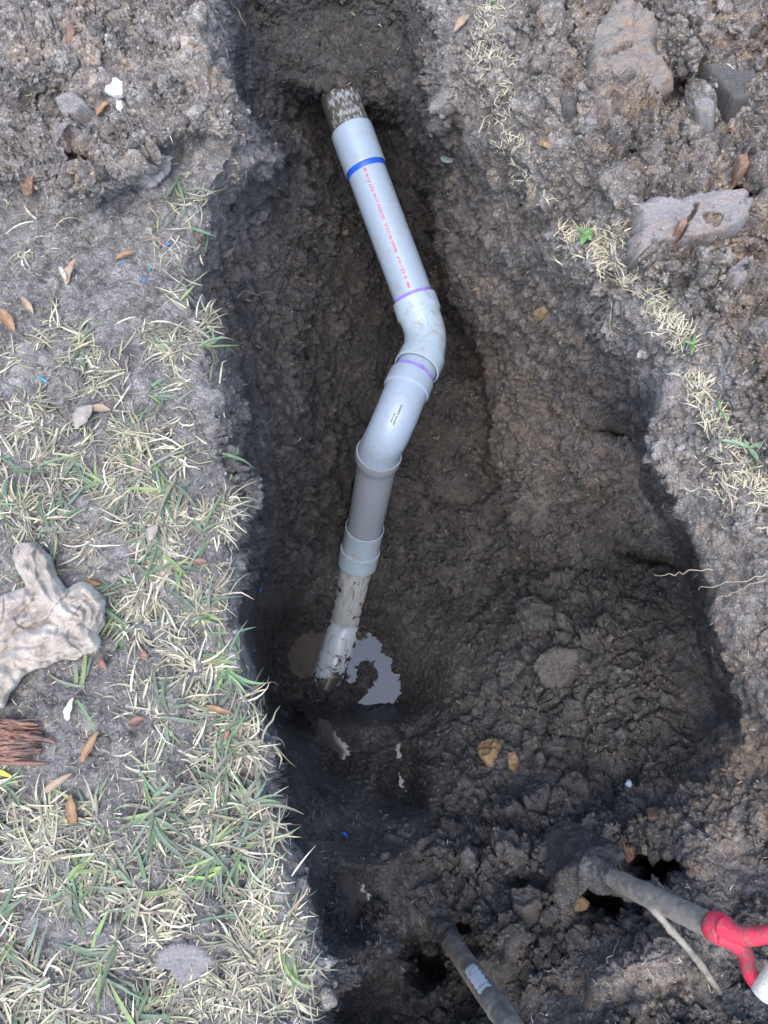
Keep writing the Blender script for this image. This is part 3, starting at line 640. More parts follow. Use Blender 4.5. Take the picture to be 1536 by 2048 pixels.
# sticker patch wrapped round the shaft
rs = Run([A0, A0 * .6 + A1 * .4, A1], .003); s1 = rs.s_near(950, 1953); s2 = rs.s_near(984, 2000); vt = view_angle(rs, (s1 + s2) / 2)
V = []
th = np.linspace(-.62, .52, 24)
for k, q in enumerate(np.linspace(0, 1, 24)):
    for j, a in enumerate(th):
        s_ = s1 + (s2 - s1) * q + .004 * math.sin(j * 1.7) * (1 if k in (0, 23) else 0); p, T, U, W = rs.at(np.array([s_])); aa = vt + a + (.05 * math.sin(k * 1.3) if j in (0, 23) else 0)
        V.append(p[0] + .0215 * (math.cos(aa) * U[0] + math.sin(aa) * W[0]))
mesh_obj('sticker', np.array(V), grid_faces(24, 24), STICK, sh)
def blade(name, top, down, mat, parent, seed):
    """top: list of 3D points along the mud covered step, down: vector the blade goes down"""
    rn = Run(top, .004); nd = 26; V = []
    th = .006
    for side in (1, -1):
        for k in range(nd):
            q = k / (nd - 1)
            x = rn.p + np.array(down) * q
            mid = rn.p.mean(0) + np.array(down) * q; x = mid + (x - mid) * (1 - .55 * q ** 2.2)
            V.append(x + rn.U * side * th)
    V = np.array(V); n = len(rn.p); V = V.reshape(2, nd, n, 3); V = V + fbm(V, 40, 3, seed)[..., None] * .01
    Fc = np.vstack([grid_faces(nd, n), grid_faces(nd, n, off=nd * n)[:, ::-1]])
    e = np.arange(n - 1); Fc = np.vstack([Fc, np.stack([e, e + 1, e + 1 + nd * n, e + nd * n], -1), np.stack([e + 1, e, e + nd * n, e + 1 + nd * n], -1) + (nd - 1) * n])
    return mesh_obj(name, V.reshape(-1, 3), Fc, mat, parent, col=np.tile(MUDC, (V.size // 3, 1)))
top = [P(798, 1884, 1.66), P(812, 1848, 1.66), P(845, 1822, 1.66), P(890, 1812, 1.66), P(955, 1810, 1.66)]
blade('blade', top, (0, .05, -.24), SOIL, sh, 11)
tube('blade_step', top, [.016, .027, .030, .026, .022, .012], SOIL, sh, 26, .012, 13, col=MUDC)
# --- shovel leaning in from the right with red grip
sr = thing('shovel', P(1200, 1770, 1.35).tolist(), 'shovel with muddy grey shaft and red forked grip, bottom right', 'shovel', 'shovels stuck in the trench mud')
B0 = P(1215, 1752, 1.40); B1 = P(1445, 1862, 1.13)
tube('shaft', [B0, (B0 + B1) / 2, B1], [.0185, .0195, .0195, .0190], SHAFT, sr, 28, .0010, 23)
tube('socket', [P(1165, 1738, 1.44), P(1200, 1750, 1.42), P(1285, 1788, 1.32)], [.034, .029, .022, .0195], SOIL, sr, 24, .008, 25, col=MUDC)
topr = [P(1120, 1800, 1.47), P(1140, 1762, 1.46), P(1175, 1732, 1.45), P(1215, 1715, 1.46), P(1235, 1700, 1.48)]
blade('blade', topr, (-.02, .06, -.2), SOIL, sr, 31)
tube('blade_step', topr, [.02, .026, .028, .024, .014], SOIL, sr, 26, .012, 33, col=MUDC)
yk = tube('yoke', [P(1427, 1852, 1.14), P(1452, 1864, 1.115)], [.0225, .0235, .021], REDP, sr, 28)
tube('arm', [P(1440, 1850, 1.118), P(1470, 1866, 1.10), P(1505, 1872, 1.08), P(1545, 1866, 1.06), P(1610, 1850, 1.03)], [.015, .0145, .0122, .0115, .012], REDP, yk, 22, .0006, 2)
tube('arm', [P(1440, 1868, 1.118), P(1472, 1884, 1.105), P(1492, 1912, 1.09), P(1502, 1950, 1.07), P(1528, 1985, 1.05)], [.015, .0145, .0115, .0108, .011], REDP, yk, 22, .0006, 4)
tube('grip', [P(1522, 1990, 1.05), P(1570, 1925, 1.04), P(1624, 1838, 1.025)], [.0155, .0165, .0165, .0155], GRIP, sr, 24)

# ------------------------------------------------------------------ roots and twigs
TWIG = wood_mat('muddy_twig', (.24, .21, .17), (.34, .30, .24), .42); ROOT = flat_mat('pale_root', (.33, .26, .18), .7, .3, 90); BARK = wood_mat('red_bark', (.12, .055, .05), (.30, .16, .10), .40)
o = tube('stick', [P(1248, 1768, 1.36), P(1300, 1812, 1.26), P(1335, 1852, 1.24), P(1390, 1915, 1.25), P(1440, 1985, 1.30), P(1475, 2030, 1.34)], [.006, .0068, .006, .0065, .005, .004], TWIG, None, 10, .0022, 7)
tag(o, 'long thin muddy stick lying across under the shaft of the red gripped shovel', 'stick')
def wiggly(a, b, n, amp, lift=.006, seed=0, sag=0):
    rg = np.random.default_rng(seed); out = []
    for k in range(n):
        t = k / (n - 1); x = a[0] + (b[0] - a[0]) * t + rg.normal(0, amp) * (0 < k < n - 1); y = a[1] + (b[1] - a[1]) * t + rg.normal(0, amp) * (0 < k < n - 1)
        p, n_ = S(x, y, lift); out.append(np.array(p[:]))
    return out
def air(a, ta, b, tb, n, amp, seed):
    rg = np.random.default_rng(seed); return [P(a[0] + (b[0] - a[0]) * k / (n - 1) + rg.normal(0, amp), a[1] + (b[1] - a[1]) * k / (n - 1) + rg.normal(0, amp), ta + (tb - ta) * k / (n - 1)) for k in range(n)]
t_r = lambda x, y: float(-(S(x, y)[0][1] * -sT) + 0) if False else float(((np.array(S(x, y)[0][:]) - np.array([0, 0, H])) @ np.array([0, sT, -cT])))
root_specs = [((1310, 1152), (1425, 1138), 'pale root jutting from the right bank, uppermost of the root tips'),
              ((1395, 1176), (1536, 1150), 'longest pale root running across the right bank to the frame edge'),
              ((1430, 1200), (1530, 1160), 'pale branching root on the right bank below the longest one'),
              ((1490, 1212), (1545, 1190), 'short pale root at the right frame edge')]
for k, (a, b, lab) in enumerate(root_specs):
    tb = t_r(*b) - .01; ta = t_r(b[0], b[1]) + .04
    o = tube('root', air(a, ta, b, tb, 13, 2.2, 5 + k), [.0005, .0008, .0009, .0011, .0014], ROOT, None, 6); tag(o, lab, 'root', 'pale roots sticking out of the right bank')
for k, (a, b, l, lab) in enumerate([((590, 1858), (512, 1898), .03, 'bent straw stalk leaning over the trench beside the bottom turf'), ((618, 1776), (578, 1830), .03, 'long straw stalk reaching over the trench from the bottom turf'),
                                   ((530, 1612), (572, 1720), .012, 'thin pale root hanging down the left trench edge'), ((458, 0), (482, 54), .006, 'hair thin root at the top of the left trench edge'), ((1222, 1935), (1238, 1880), .005, 'short dry stalk on the brown hump at lower right'),
                                   ((1225, 600), (1245, 660), .008, 'dry stalk trailing down the right bank from the straw'), ((450, 590), (530, 584), .02, 'dry stalk sticking out of the left trench wall')]):
    if k < 2:
        t0 = 1.07; pts_ = air(a, t0 - .02, b, t0 + .03, 5, 2, 40 + k)
        o = tube('stalk', pts_, [.0012, .002, .0018], ROOT, None, 6)
    else: o = tube('stalk', wiggly(a, b, 7, 2.2, l, 60 + k), [.001, .0015, .0012], ROOT, None, 6)
    tag(o, lab, 'stalk')
tag(tube('twig', wiggly((1520, 985), (1536, 1085), 6, 5, .012, 77), [.0014, .002, .0015], ROOT, None, 6), 'curly pale root tip hanging at the right frame edge below the straw', 'root')

# ------------------------------------------------------------------ clay slabs and stones
def clay_mat(name, a, b_, c_, wave=60):
    m, nt, b = mat_new(name); tc = N(nt, 'ShaderNodeTexCoord').outputs['Object']
    mp = N(nt, 'ShaderNodeMapping'); L(nt, tc, mp.inputs[0]); mp.inputs['Rotation'].default_value = (0, 0, R(20)); mp.inputs['Scale'].default_value = (1, 3.2, 1)
    c = ramp(nt, noise(nt, mp.outputs[0], 16, 9, .68, .6), [(.3, a), (.48, b_), (.62, c_), (.75, tuple(v * .8 for v in b_))])
    c = mix(nt, .7, c, ramp(nt, noise(nt, tc, 220, 5, .7), [(.3, .62), (.7, 1.35)]), 'MULTIPLY')
    c = mix(nt, ramp(nt, noise(nt, tc, 38, 8, .75), [(.56, 0), (.62, .8)]), c, (.10, .085, .075))
    L(nt, c, b.inputs['Base Color']); b.inputs['Roughness'].default_value = .62
    n1 = bump(nt, None, noise(nt, mp.outputs[0], 60, 8, .7, .3), .7, .006); bump(nt, b, noise(nt, tc, 160, 6, .7), .5, .003, n1); return m
CL_TAN = clay_mat('tan_clay', (.13, .115, .11), (.23, .20, .17), (.29, .21, .15)); CL_GREY = clay_mat('grey_clay', (.17, .155, .15), (.26, .235, .225), (.24, .19, .16))
CL_MUD = clay_mat('wet_grey_clay', (.055, .05, .046), (.085, .078, .07), (.10, .088, .075)); ST_OCH = clay_mat('ochre_stone', (.14, .10, .05), (.30, .20, .10), (.36, .26, .15)); ST_ORG = clay_mat('orange_clay', (.16, .10, .07), (.29, .17, .11), (.24, .13, .085))
WHITE = flat_mat('white_grit', (.62, .63, .60), .8, .2, 120, 0, .4)
SLABS = []
def slab(name, poly, thick, mat, label, cat, seed=0, crack=None, sink=.4, group=None, rough=1.0):
    """irregular clod: top follows the bank under its outline (photo pixels), own thickness and rounded ragged rim"""
    SLABS.append(poly); xs = [p[0] for p in poly]; ys = [p[1] for p in poly]; cx, cy = sum(xs) / len(xs), sum(ys) / len(ys)
    ext = max(max(xs) - min(xs), max(ys) - min(ys)); nrg = max(10, min(46, int(ext / 4))); nth = 96 if ext > 60 else 48
    # outline radius by angle
    th = np.linspace(0, 2 * math.pi, nth, endpoint=False); rad = []
    lo = np.zeros(nth); hi = np.full(nth, ext * 1.5)
    for _ in range(24):
        mid = (lo + hi) / 2; sd = poly_sdf(cx + mid * np.cos(th), cy + mid * np.sin(th), poly); lo = np.where(sd < 0, mid, lo); hi = np.where(sd < 0, hi, mid)
    rad = lo * (1 + .10 * np.sin(th * 5 + seed) * .3 + .05 * np.sin(np.arange(nth) * 1.9 + seed) * np.sin(np.arange(nth) * .53 + seed * 2) + .035 * np.sin(np.arange(nth) * 4.1 + seed))
    # plane fitted through the bank
    gx, gy = np.meshgrid(np.linspace(min(xs), max(xs), 9), np.linspace(min(ys), max(ys), 9)); gp_, gn, gc = lookup(gx.ravel(), gy.ravel())
    n0 = gn.mean(0); n0 /= np.linalg.norm(n0); c0 = gp_.mean(0)
    def on_plane(px, py):
        d = P(px, py, 1.0) - np.array([0, 0, H]); k = ((c0 - np.array([0, 0, H])) @ n0) / (d @ n0); return np.array([0, 0, H]) + d * k[..., None]
    rows = []
    for k in range(nrg + 1):
        q = k / nrg; r_ = rad * q; hgt = thick * (1 - max(0, (q - .72) / .28) ** 3) * 1.0
        pos = on_plane(cx + r_ * np.cos(th), cy + r_ * np.sin(th)); rows.append(pos + n0 * (hgt - thick * sink * 0))
    for k in range(1, 6):
        pos = on_plane(cx + rad * (1 - .02 * k) * np.cos(th), cy + rad * (1 - .02 * k) * np.sin(th)); rows.append(pos - n0 * thick * .35 * k)
    Vv = np.array(rows); wv = Vv + .01 * np.stack([perlin(Vv, 25, 1 + seed), perlin(Vv, 25, 2 + seed), perlin(Vv, 25, 3 + seed)], -1)
    d = fbm(wv, 22, 4, seed) * .009 + terrace(fbm(wv, 14, 3, seed + 5), 4, 6) * .012 * rough + fbm(wv, 110, 3, seed + 9) * .0016
    d = d * min(1, thick / .02)
    if crack:
        Xp = (Vv - np.array([0, 0, H])); t = Xp[..., 1] * sT - Xp[..., 2] * cT; bb = Xp[..., 1] * cT + Xp[..., 2] * sT; ux = Xp[..., 0] / t * F + CX; uy = CY - bb / t * F
        dd = np.full(ux.shape, 1e9)
        for (a, b) in zip(crack, crack[1:]):
            ex, ey = b[0] - a[0], b[1] - a[1]; w = np.clip(((ux - a[0]) * ex + (uy - a[1]) * ey) / (ex * ex + ey * ey), 0, 1); dd = np.minimum(dd, np.hypot(ux - a[0] - ex * w, uy - a[1] - ey * w))
        d = d - .04 * sstep(5, 1, dd + perlin(Vv, 120, 3) * 3)
    Vv = Vv + n0 * d[..., None]
    o = mesh_obj(name, Vv.reshape(-1, 3), grid_faces(len(rows), nth, True), mat); return tag(o, label, cat, group)
slab('clay_slab', [(1195, 60), (1215, 20), (1250, 5), (1275, 25), (1310, 45), (1345, 110), (1350, 180), (1320, 190), (1290, 215), (1225, 250), (1195, 235), (1175, 180), (1178, 110)], .034, CL_TAN, 'large smooth tan clay slab near the top of the right spoil heap', 'clay slab', 3, crack=[(1200, 112), (1225, 105), (1240, 95), (1262, 88)])
slab('clay_slab', [(1258, 420), (1300, 405), (1345, 408), (1400, 392), (1470, 385), (1505, 395), (1500, 430), (1470, 470), (1420, 490), (1360, 500), (1310, 500), (1265, 530), (1255, 500), (1262, 460)], .036, CL_GREY, 'smooth grey clay slab split by a dark crack on the right heap', 'clay slab', 8, crack=[(1395, 405), (1388, 425), (1372, 445), (1362, 470), (1352, 484), (1358, 498)], rough=.5)
slab('clay_slab', [(1035, 1215), (1050, 1200), (1078, 1196), (1098, 1215), (1095, 1240), (1070, 1268), (1045, 1262), (1038, 1240)], .035, CL_MUD, 'flat grey mud clod in the middle of the trench floor', 'clod', 12, rough=.6)
slab('clay_slab', [(1080, 1310), (1120, 1290), (1165, 1300), (1160, 1350), (1125, 1385), (1085, 1375), (1065, 1340)], .04, CL_MUD, 'broad grey mud clod below the flat one on the trench floor', 'clod', 17)
slab('clod', [(1395, 160), (1440, 155), (1470, 170), (1500, 165), (1515, 200), (1500, 225), (1455, 235), (1440, 215), (1420, 190)], .04, CL_MUD, 'dark blue grey clod in the hollow at upper right', 'clod', 21)
slab('clod', [(1385, 225), (1410, 208), (1430, 215), (1425, 238), (1400, 245), (1388, 240)], .03, CL_GREY, 'small grey angular clod beside the dark clod at upper right', 'clod', 22)
slab('clod', [(1440, 560), (1475, 535), (1500, 545), (1485, 575), (1455, 590)], .03, CL_GREY, 'angular grey clod near the right edge below the cracked slab', 'clod', 24)
slab('clod', [(1120, 205), (1140, 195), (1155, 205), (1150, 225), (1125, 228)], .02, CL_MUD, 'dark rounded clod left of the tan slab', 'clod', 25)
slab('clod', [(120, 215), (165, 200), (190, 225), (175, 250), (140, 250)], .03, CL_GREY, 'grey clod on the left spoil heap near the white lime', 'clod', 26)
slab('clay_slab', [(255, 310), (300, 300), (345, 310), (335, 350), (300, 380), (275, 370), (250, 340)], .02, CL_GREY, 'smooth lilac grey clay patch at the foot of the left heap', 'clay slab', 27, rough=.3)
slab('stone', [(965, 1495), (985, 1484), (1008, 1490), (1004, 1515), (985, 1540), (968, 1530), (962, 1510)], .042, ST_OCH, 'ochre brown stone sitting in the trench mud', 'stone', 31)
slab('clod', [(1015, 1515), (1032, 1508), (1040, 1525), (1030, 1545), (1018, 1538)], .018, ST_OCH, 'crumbling yellow clay lump right of the ochre stone', 'clod', 32)
slab('stone', [(1120, 1795), (1150, 1790), (1164, 1805), (1155, 1822), (1125, 1830)], .03, ST_OCH, 'brown stone tucked beneath the blade of the red gripped shovel', 'stone', 33)
slab('clod', [(1240, 1690), (1268, 1690), (1272, 1712), (1258, 1722), (1245, 1708)], .014, ST_ORG, 'orange clay lump over the dark hole at lower right', 'clod', 34)
slab('clod', [(1290, 1622), (1322, 1618), (1320, 1640), (1296, 1642)], .01, ST_ORG, 'reddish clay smear above the dark hole at lower right', 'clod', 35)
slab('clod', [(40, 335), (60, 330), (72, 350), (70, 385), (55, 395), (40, 365)], .014, ST_ORG, 'orange clay lump at the left heap foot', 'clod', 36)
slab('clod', [(132, 68), (145, 60), (152, 75), (148, 92), (133, 88)], .012, ST_ORG, 'small orange clay lump high on the left heap', 'clod', 37)
slab('clod', [(1342, 468), (1356, 460), (1362, 470), (1352, 484), (1340, 482)], .044, ST_ORG, 'orange crumb lying on the crack of the grey slab', 'clod', 38)
slab('clod', [(1470, 318), (1490, 312), (1492, 345), (1475, 350)], .02, ST_ORG, 'orange clay lump above the cracked grey slab', 'clod', 39)
slab('stone', [(1083, 285), (1092, 280), (1100, 286), (1098, 297), (1086, 297)], .012, ST_OCH, 'small tan pebble on the right heap', 'stone', 40)
slab('stone', [(1075, 615), (1090, 610), (1095, 625), (1088, 640), (1077, 635)], .010, ST_OCH, 'tan pebble set in the right trench wall', 'stone', 41)
slab('lime_patch', [(212, 165), (235, 155), (250, 170), (245, 190), (225, 192), (210, 185)], .006, WHITE, 'white powdery lime splash on the left heap', 'lime', 42)
slab('lime_patch', [(235, 205), (245, 203), (248, 222), (240, 228), (234, 218)], .005, WHITE, 'small white lime spot below the larger splash', 'lime', 43)
slab('mud_patch', [(310, 1900), (360, 1880), (410, 1890), (440, 1920), (410, 1950), (380, 1985), (340, 1950), (350, 1940), (305, 1935)], .007, CL_GREY, 'pale grey mud clump pressed into the bottom left grass', 'clod', 44, rough=.4)
slab('clod', [(930, 1920), (975, 1895), (1035, 1900), (1048, 1935), (1030, 1962), (985, 1970), (950, 1955)], .045, CL_MUD, 'wet shiny mud lump right of the stickered shovel shaft', 'clod', 45, rough=1.4)
slab('clod', [(1020, 1800), (1060, 1790), (1090, 1800), (1088, 1830), (1050, 1850), (1025, 1835)], .04, CL_MUD, 'rough mud lump between the two shovels', 'clod', 46)

# ------------------------------------------------------------------ crumbs and clods scattered over the soil (uncountable)
def scatter_lumps(name, n, dens, smin, smax, sub, seed, pw=2.2):
    rg = np.random.default_rng(seed); bases = []
    for k in range(8):
        bm = bmesh.new(); bmesh.ops.create_icosphere(bm, subdivisions=sub, radius=1); Vb = np.array([v.co[:] for v in bm.verts]); Fb = np.array([[v.index for v in f.verts] for f in bm.faces]); bm.free()
        Vb = Vb * (1 + .55 * perlin(Vb + k * 5, 1.2, k)[:, None] + .35 * perlin(Vb + k, 3, k)[:, None]) * rg.uniform(.6, 1.2, 3); bases.append(Vb)
    x = rg.uniform(-60, 1600, n * 3); y = rg.uniform(-60, 2110, n * 3)
    jx = np.clip(np.searchsorted(AX, x), 0, nc - 1); jy = np.clip(np.searchsorted(AY, y), 0, nr - 1); keep = rg.random(n * 3) < dens[jy, jx]
    x = x[keep][:n]; y = y[keep][:n]; p, nn, c = lookup(x, y); m = len(x)
    s = smin + (smax - smin) * rg.random(m) ** pw; Vs_ = []; Fs = []; Cc = []; off = 0
    q = rg.normal(size=(m, 4)); q /= np.linalg.norm(q, axis=1, keepdims=True); w_, a, b, cc = q.T
    Rm = np.stack([1 - 2 * (b * b + cc * cc), 2 * (a * b - w_ * cc), 2 * (a * cc + w_ * b), 2 * (a * b + w_ * cc), 1 - 2 * (a * a + cc * cc), 2 * (b * cc - w_ * a), 2 * (a * cc - w_ * b), 2 * (b * cc + w_ * a), 1 - 2 * (a * a + b * b)], -1).reshape(m, 3, 3)
    which = rg.integers(0, 8, m)
    for k in range(8):
        idx = np.where(which == k)[0]
        V_ = np.einsum('mij,vj->mvi', Rm[idx], bases[k]) * s[idx, None, None] + (p[idx] + nn[idx] * s[idx, None] * .25)[:, None]
        nv = len(bases[k]); Fs.append((Fb[None] + (off + np.arange(len(idx)) * nv)[:, None, None]).reshape(-1, 3)); off += nv * len(idx); Vs_.append(V_.reshape(-1, 3))
        ci = c[idx].copy(); ci[:, 2] += rg.normal(0, .15, len(idx)); ci[:, 1] = np.clip(ci[:, 1] + rg.normal(0, .25, len(idx)), 0, 1); Cc.append(np.repeat(ci, nv, 0))
    o = mesh_obj(name, np.concatenate(Vs_), np.concatenate(Fs), SOIL, col=np.concatenate(Cc)); tag(o, kind='stuff'); return o
wet_area = np.zeros_like(XX)
for pl in list(POOLS.values()) + list(POOL2.values()):
    jx = slice(*np.searchsorted(AX, [540, 860])); jy = slice(*np.searchsorted(AY, [1230, 1900])); wet_area[jy, jx] = np.maximum(wet_area[jy, jx], poly_sdf(XX[jy, jx], YY[jy, jx], pl) < 9)
D = np.clip((.25 + .75 * lump) * rough * (1 - .5 * wall), 0, 1) * (1 - wet_area)
inpoly = np.zeros_like(XX)
for pl in SLABS: inpoly = np.maximum(inpoly, sstep(4, -4, poly_sdf(XX, YY, pl)))
D = D * (1 - inpoly) * (1 - .7 * smooth) * (1 - turf_l) ** 2 * (1 - .75 * wall) * (.3 + .7 * zone); D = np.clip(D + (.35 * heap * sstep(1100, 800, YY) + .15 * mound) * (1 - inpoly), 0, 1) * (1 - wet_area)
HD = np.clip(heap * sstep(1000, 800, YY) * lump + .25 * mound * lump + .6 * lump * blob(1150, 1350, 220, 260) + .7 * blob(1020, 1850, 140, 110), 0, 1) * (1 - inpoly) * (1 - smooth)
tag(scatter_lumps('broken_clods', 420, HD, .010, .028, 4, 8, 1.6), 'fist sized broken clods heaped on the right bank and the lower trench floor', 'soil clods')
tag(scatter_lumps('soil_crumbs', 60000, D, .0009, .0062, 2, 5), 'fine soil crumbs scattered over heaps, walls and trench floor', 'soil crumbs')
tag(scatter_lumps('soil_clods', 2800, D * lump, .006, .017, 3, 6), 'larger loose clods on the heaps and the trench floor', 'soil clods')

# ------------------------------------------------------------------ grass, straw and litter
def blade_mat(name, rough=.55):
    m, nt, b = mat_new(name); at = N(nt, 'ShaderNodeAttribute', attribute_name='tone'); tc = N(nt, 'ShaderNodeTexCoord').outputs['Object']
    c = mix(nt, .5, at.outputs['Color'], ramp(nt, noise(nt, tc, 120, 4), [(.3, .65), (.7, 1.3)]), 'MULTIPLY')
    mu = ramp(nt, noise(nt, tc, 45, 6, .7), [(.53, 0), (.66, .75)]); c = mix(nt, mu, c, (.20, .175, .15))
    L(nt, c, b.inputs['Base Color']); b.inputs['Roughness'].default_value = rough; return m
BLADE = blade_mat('grass_blade')
def blades(name, x, y, length, width, lift, tone, seed, lie=None, curl=.5, K=6, hover=.002, dirs=None):
    rg = np.random.default_rng(seed); m = len(x); p, n, c = lookup(x, y); n = n * .4 + np.array([0, 0, 1.]) * .6; n /= np.linalg.norm(n, axis=1, keepdims=True)
    a = rg.uniform(0, 2 * math.pi, m) if dirs is None else dirs + rg.normal(0, .5, m)
    t1 = np.cross(n, np.array([0, 1., 0])); t1 /= np.linalg.norm(t1, axis=1, keepdims=True); t2 = np.cross(n, t1)
    d = t1 * np.cos(a)[:, None] - t2 * np.sin(a)[:, None]; e = np.cross(n, d)
    bend = rg.normal(0, curl, m); tw = rg.normal(0, .5, m); kink = rg.uniform(.3, .8, m); kb = rg.normal(0, .7, m) * (rg.random(m) < .3)
    rows = []; ang = np.zeros(m); pos = p + n * hover; el = lift.copy(); droop = rg.uniform(.4, 1.6, m)
    for k in range(K):
        s = k / (K - 1); wd = width * (1 - s ** 2.2) * (.75 + .5 * min(1, 3 * s)) + .00025
        roll = tw * (s - .3) * 1.6; fw = d * np.cos(ang)[:, None] + e * np.sin(ang)[:, None]; sd = -d * np.sin(ang)[:, None] + e * np.cos(ang)[:, None]
        sdr = sd * np.cos(roll)[:, None] + n * np.sin(roll)[:, None]; nn = n * np.cos(roll)[:, None] - sd * np.sin(roll)[:, None]
        rows += [pos - sdr * wd[:, None] / 2, pos - nn * (wd * .18)[:, None], pos + sdr * wd[:, None] / 2]
        step = (length / (K - 1)); pos = pos + (fw * np.cos(el)[:, None] + n * np.sin(el)[:, None]) * step[:, None]
        ang = ang + bend / (K - 1) + kb * ((s < kink) & (s + 1 / (K - 1) >= kink)); el = el - lift * droop * 2 / (K - 1)
    V_ = np.stack(rows, 1); nv = 3 * K; f = grid_faces(K, 3); Fc = (f[None] + (np.arange(m) * nv)[:, None, None]).reshape(-1, 4)
    o = mesh_obj(name, V_.reshape(-1, 3), Fc, BLADE, col=np.repeat(tone, nv, 0), colname='tone'); return tag(o, kind='stuff')
def gmask(spec, noise_seed, nf=14):
    g = np.zeros_like(XX)
    for (cx, cy, rx, ry_, rot, a) in spec: g = np.maximum(g, a * np.clip(blob(cx, cy, rx, ry_, rot, p=1.6) * 1.2, 0, 1))
    return g * sstep(-.16, .14, perlin(base, nf, noise_seed) + .3 * perlin(base, 45, noise_seed + 1) + .02)
turf_hard = turf_l > .12
GL = gmask([(345, 425, 50, 70, 0, .8), (365, 560, 34, 110, 0, .8), (350, 700, 80, 60, 0, .8), (40, 500, 60, 60, 0, .35), (230, 720, 220, 45, 0, .8), (120, 660, 80, 40, 0, .4), (60, 820, 60, 30, 0, .8),
            (330, 860, 110, 90, 0, .9), (220, 960, 260, 110, 0, 1), (30, 1000, 90, 110, 0, 1), (370, 1060, 100, 100, 0, 1), (330, 1200, 130, 90, 0, .95), (390, 1330, 80, 80, 0, .9), (400, 1430, 140, 60, 0, 1), (460, 1520, 90, 70, 0, .9),
            (380, 1560, 90, 90, 20, .9), (420, 1680, 130, 90, 0, 1), (90, 1660, 150, 40, -5, 1), (120, 1790, 200, 100, 0, 1), (460, 1820, 120, 80, 0, .9), (130, 1960, 240, 110, 0, .9), (520, 1950, 100, 120, 0, 1), (350, 2050, 260, 50, 0, 1), (20, 1580, 40, 60, 0, .7), (-280, 700, 210, 240, 0, .9), (-280, 1200, 220, 260, 0, .9), (-260, 1800, 220, 400, 0, .9), (200, 2280, 420, 190, 0, .95), (60, 1180, 60, 20, 0, .5), (180, 1400, 90, 20, 0, .35)], 201)
bare = np.clip(blob(200, 620, 130, 60) + blob(60, 740, 60, 20) + blob(150, 1380, 140, 30) * .7 + blob(160, 1560, 130, 70) * .9 + blob(285, 1730, 70, 60) * .8 + blob(240, 1830, 40, 50) * .7 + blob(130, 880, 50, 20) * .6 + blob(130, 810, 60, 30) * .6 + blob(230, 1480, 110, 70, 0) + blob(300, 1320, 60, 40) * .8 + blob(380, 1915, 60, 30) * .7 + blob(250, 1100, 60, 30) * .8, 0, 1)
GL = GL * (1 - .92 * bare); GL *= turf_hard
def pick(n, dens, seed, x0=-60, x1=1600, y0=-60, y1=2470):
    rg = np.random.default_rng(seed); x = rg.uniform(x0, x1, n * 14); y = rg.uniform(y0, y1, n * 14); jx = np.clip(np.searchsorted(AX, x), 0, nc - 1); jy = np.clip(np.searchsorted(AY, y), 0, nr - 1)
    k = rg.random(n * 14) < dens[jy, jx]; return x[k][:n], y[k][:n]
def tones(m, pal, seed):
    rg = np.random.default_rng(seed); pal = np.array(pal); i = rg.integers(0, len(pal), m); return pal[i] * rg.uniform(.75, 1.25, (m, 1)) * rg.normal(1, .05, (m, 3))
STRAW = [(.45, .40, .27), (.36, .32, .21), (.54, .49, .36), (.22, .19, .13), (.31, .29, .17), (.14, .12, .09), (.19, .165, .125), (.25, .25, .15)]
GREEN = [(.08, .13, .06), (.10, .165, .08), (.13, .18, .12), (.19, .26, .09), (.09, .12, .075), (.14, .155, .10)]
rg = np.random.default_rng(77)
def tufts(n, dens, seed, per, spread):
    cx, cy = pick(n // per, dens, seed, -500, 680); k = len(cx); g = np.random.default_rng(seed + 1); rep = g.integers(per // 3, per * 2, k)
    x = np.repeat(cx, rep); y = np.repeat(cy, rep); ax = np.repeat(g.uniform(0, 6.28, k), rep); m = len(x); a = np.where(g.random(m) < .4, ax + g.normal(0, .55, m), g.uniform(0, 6.28, m))
    return x + np.cos(a) * g.random(m) * spread, y - np.sin(a) * g.random(m) * spread, a
x, y = pick(5200, GL, 301, -500, 680); a_ = 5 * perlin(np.stack([x * .001, y * .001, x * 0], -1), 5, 66) + rg.normal(0, .5, len(x))
x2, y2, a2_ = tufts(8000, GL, 311, 12, 26); x = np.concatenate([x, x2]); y = np.concatenate([y, y2]); a_ = np.concatenate([a_, a2_]); m = len(x)
tag(blades('dry_grass', x, y, rg.uniform(.018, .068, m), rg.uniform(.0011, .0036, m), rg.uniform(.0, .17, m), tones(m, STRAW, 1), 401, curl=.8, hover=.0025, dirs=a_), 'trampled straw coloured grass on the left turf', 'dry grass')
GG = GL * (.35 + .65 * np.clip(blob(400, 1430, 150, 100) + blob(330, 1200, 150, 120) + blob(430, 1680, 130, 120) + blob(350, 450, 60, 80) + blob(350, 900, 120, 100) + blob(200, 1800, 250, 160) * .6, 0, 1))
x, y, a_ = tufts(1150, GG, 312, 5, 24); m = len(x)
tag(blades('grass', x, y, rg.uniform(.03, .085, m), rg.uniform(.0028, .0066, m), rg.uniform(.02, .27, m), tones(m, GREEN, 2), 402, curl=.5, hover=.003, dirs=a_), 'green grass blades growing on the left turf', 'grass')
# short chopped straw everywhere on the upper soil
LD = np.clip(.5 * turf_l + .35 * mound + .3 * heap + .10 + .3 * blob(1000, 300, 60, 400), 0, 1) * sstep(.05, .4, dry + .25) * (1 - wet_area)
x, y = pick(7500, LD, 303); m = len(x)
tag(blades('straw_litter', x, y, rg.uniform(.004, .018, m), rg.uniform(.0005, .0014, m), rg.uniform(0, .25, m), tones(m, STRAW, 3), 403, K=4, hover=.0015), 'short chopped straw bits lying on the soil', 'straw litter')
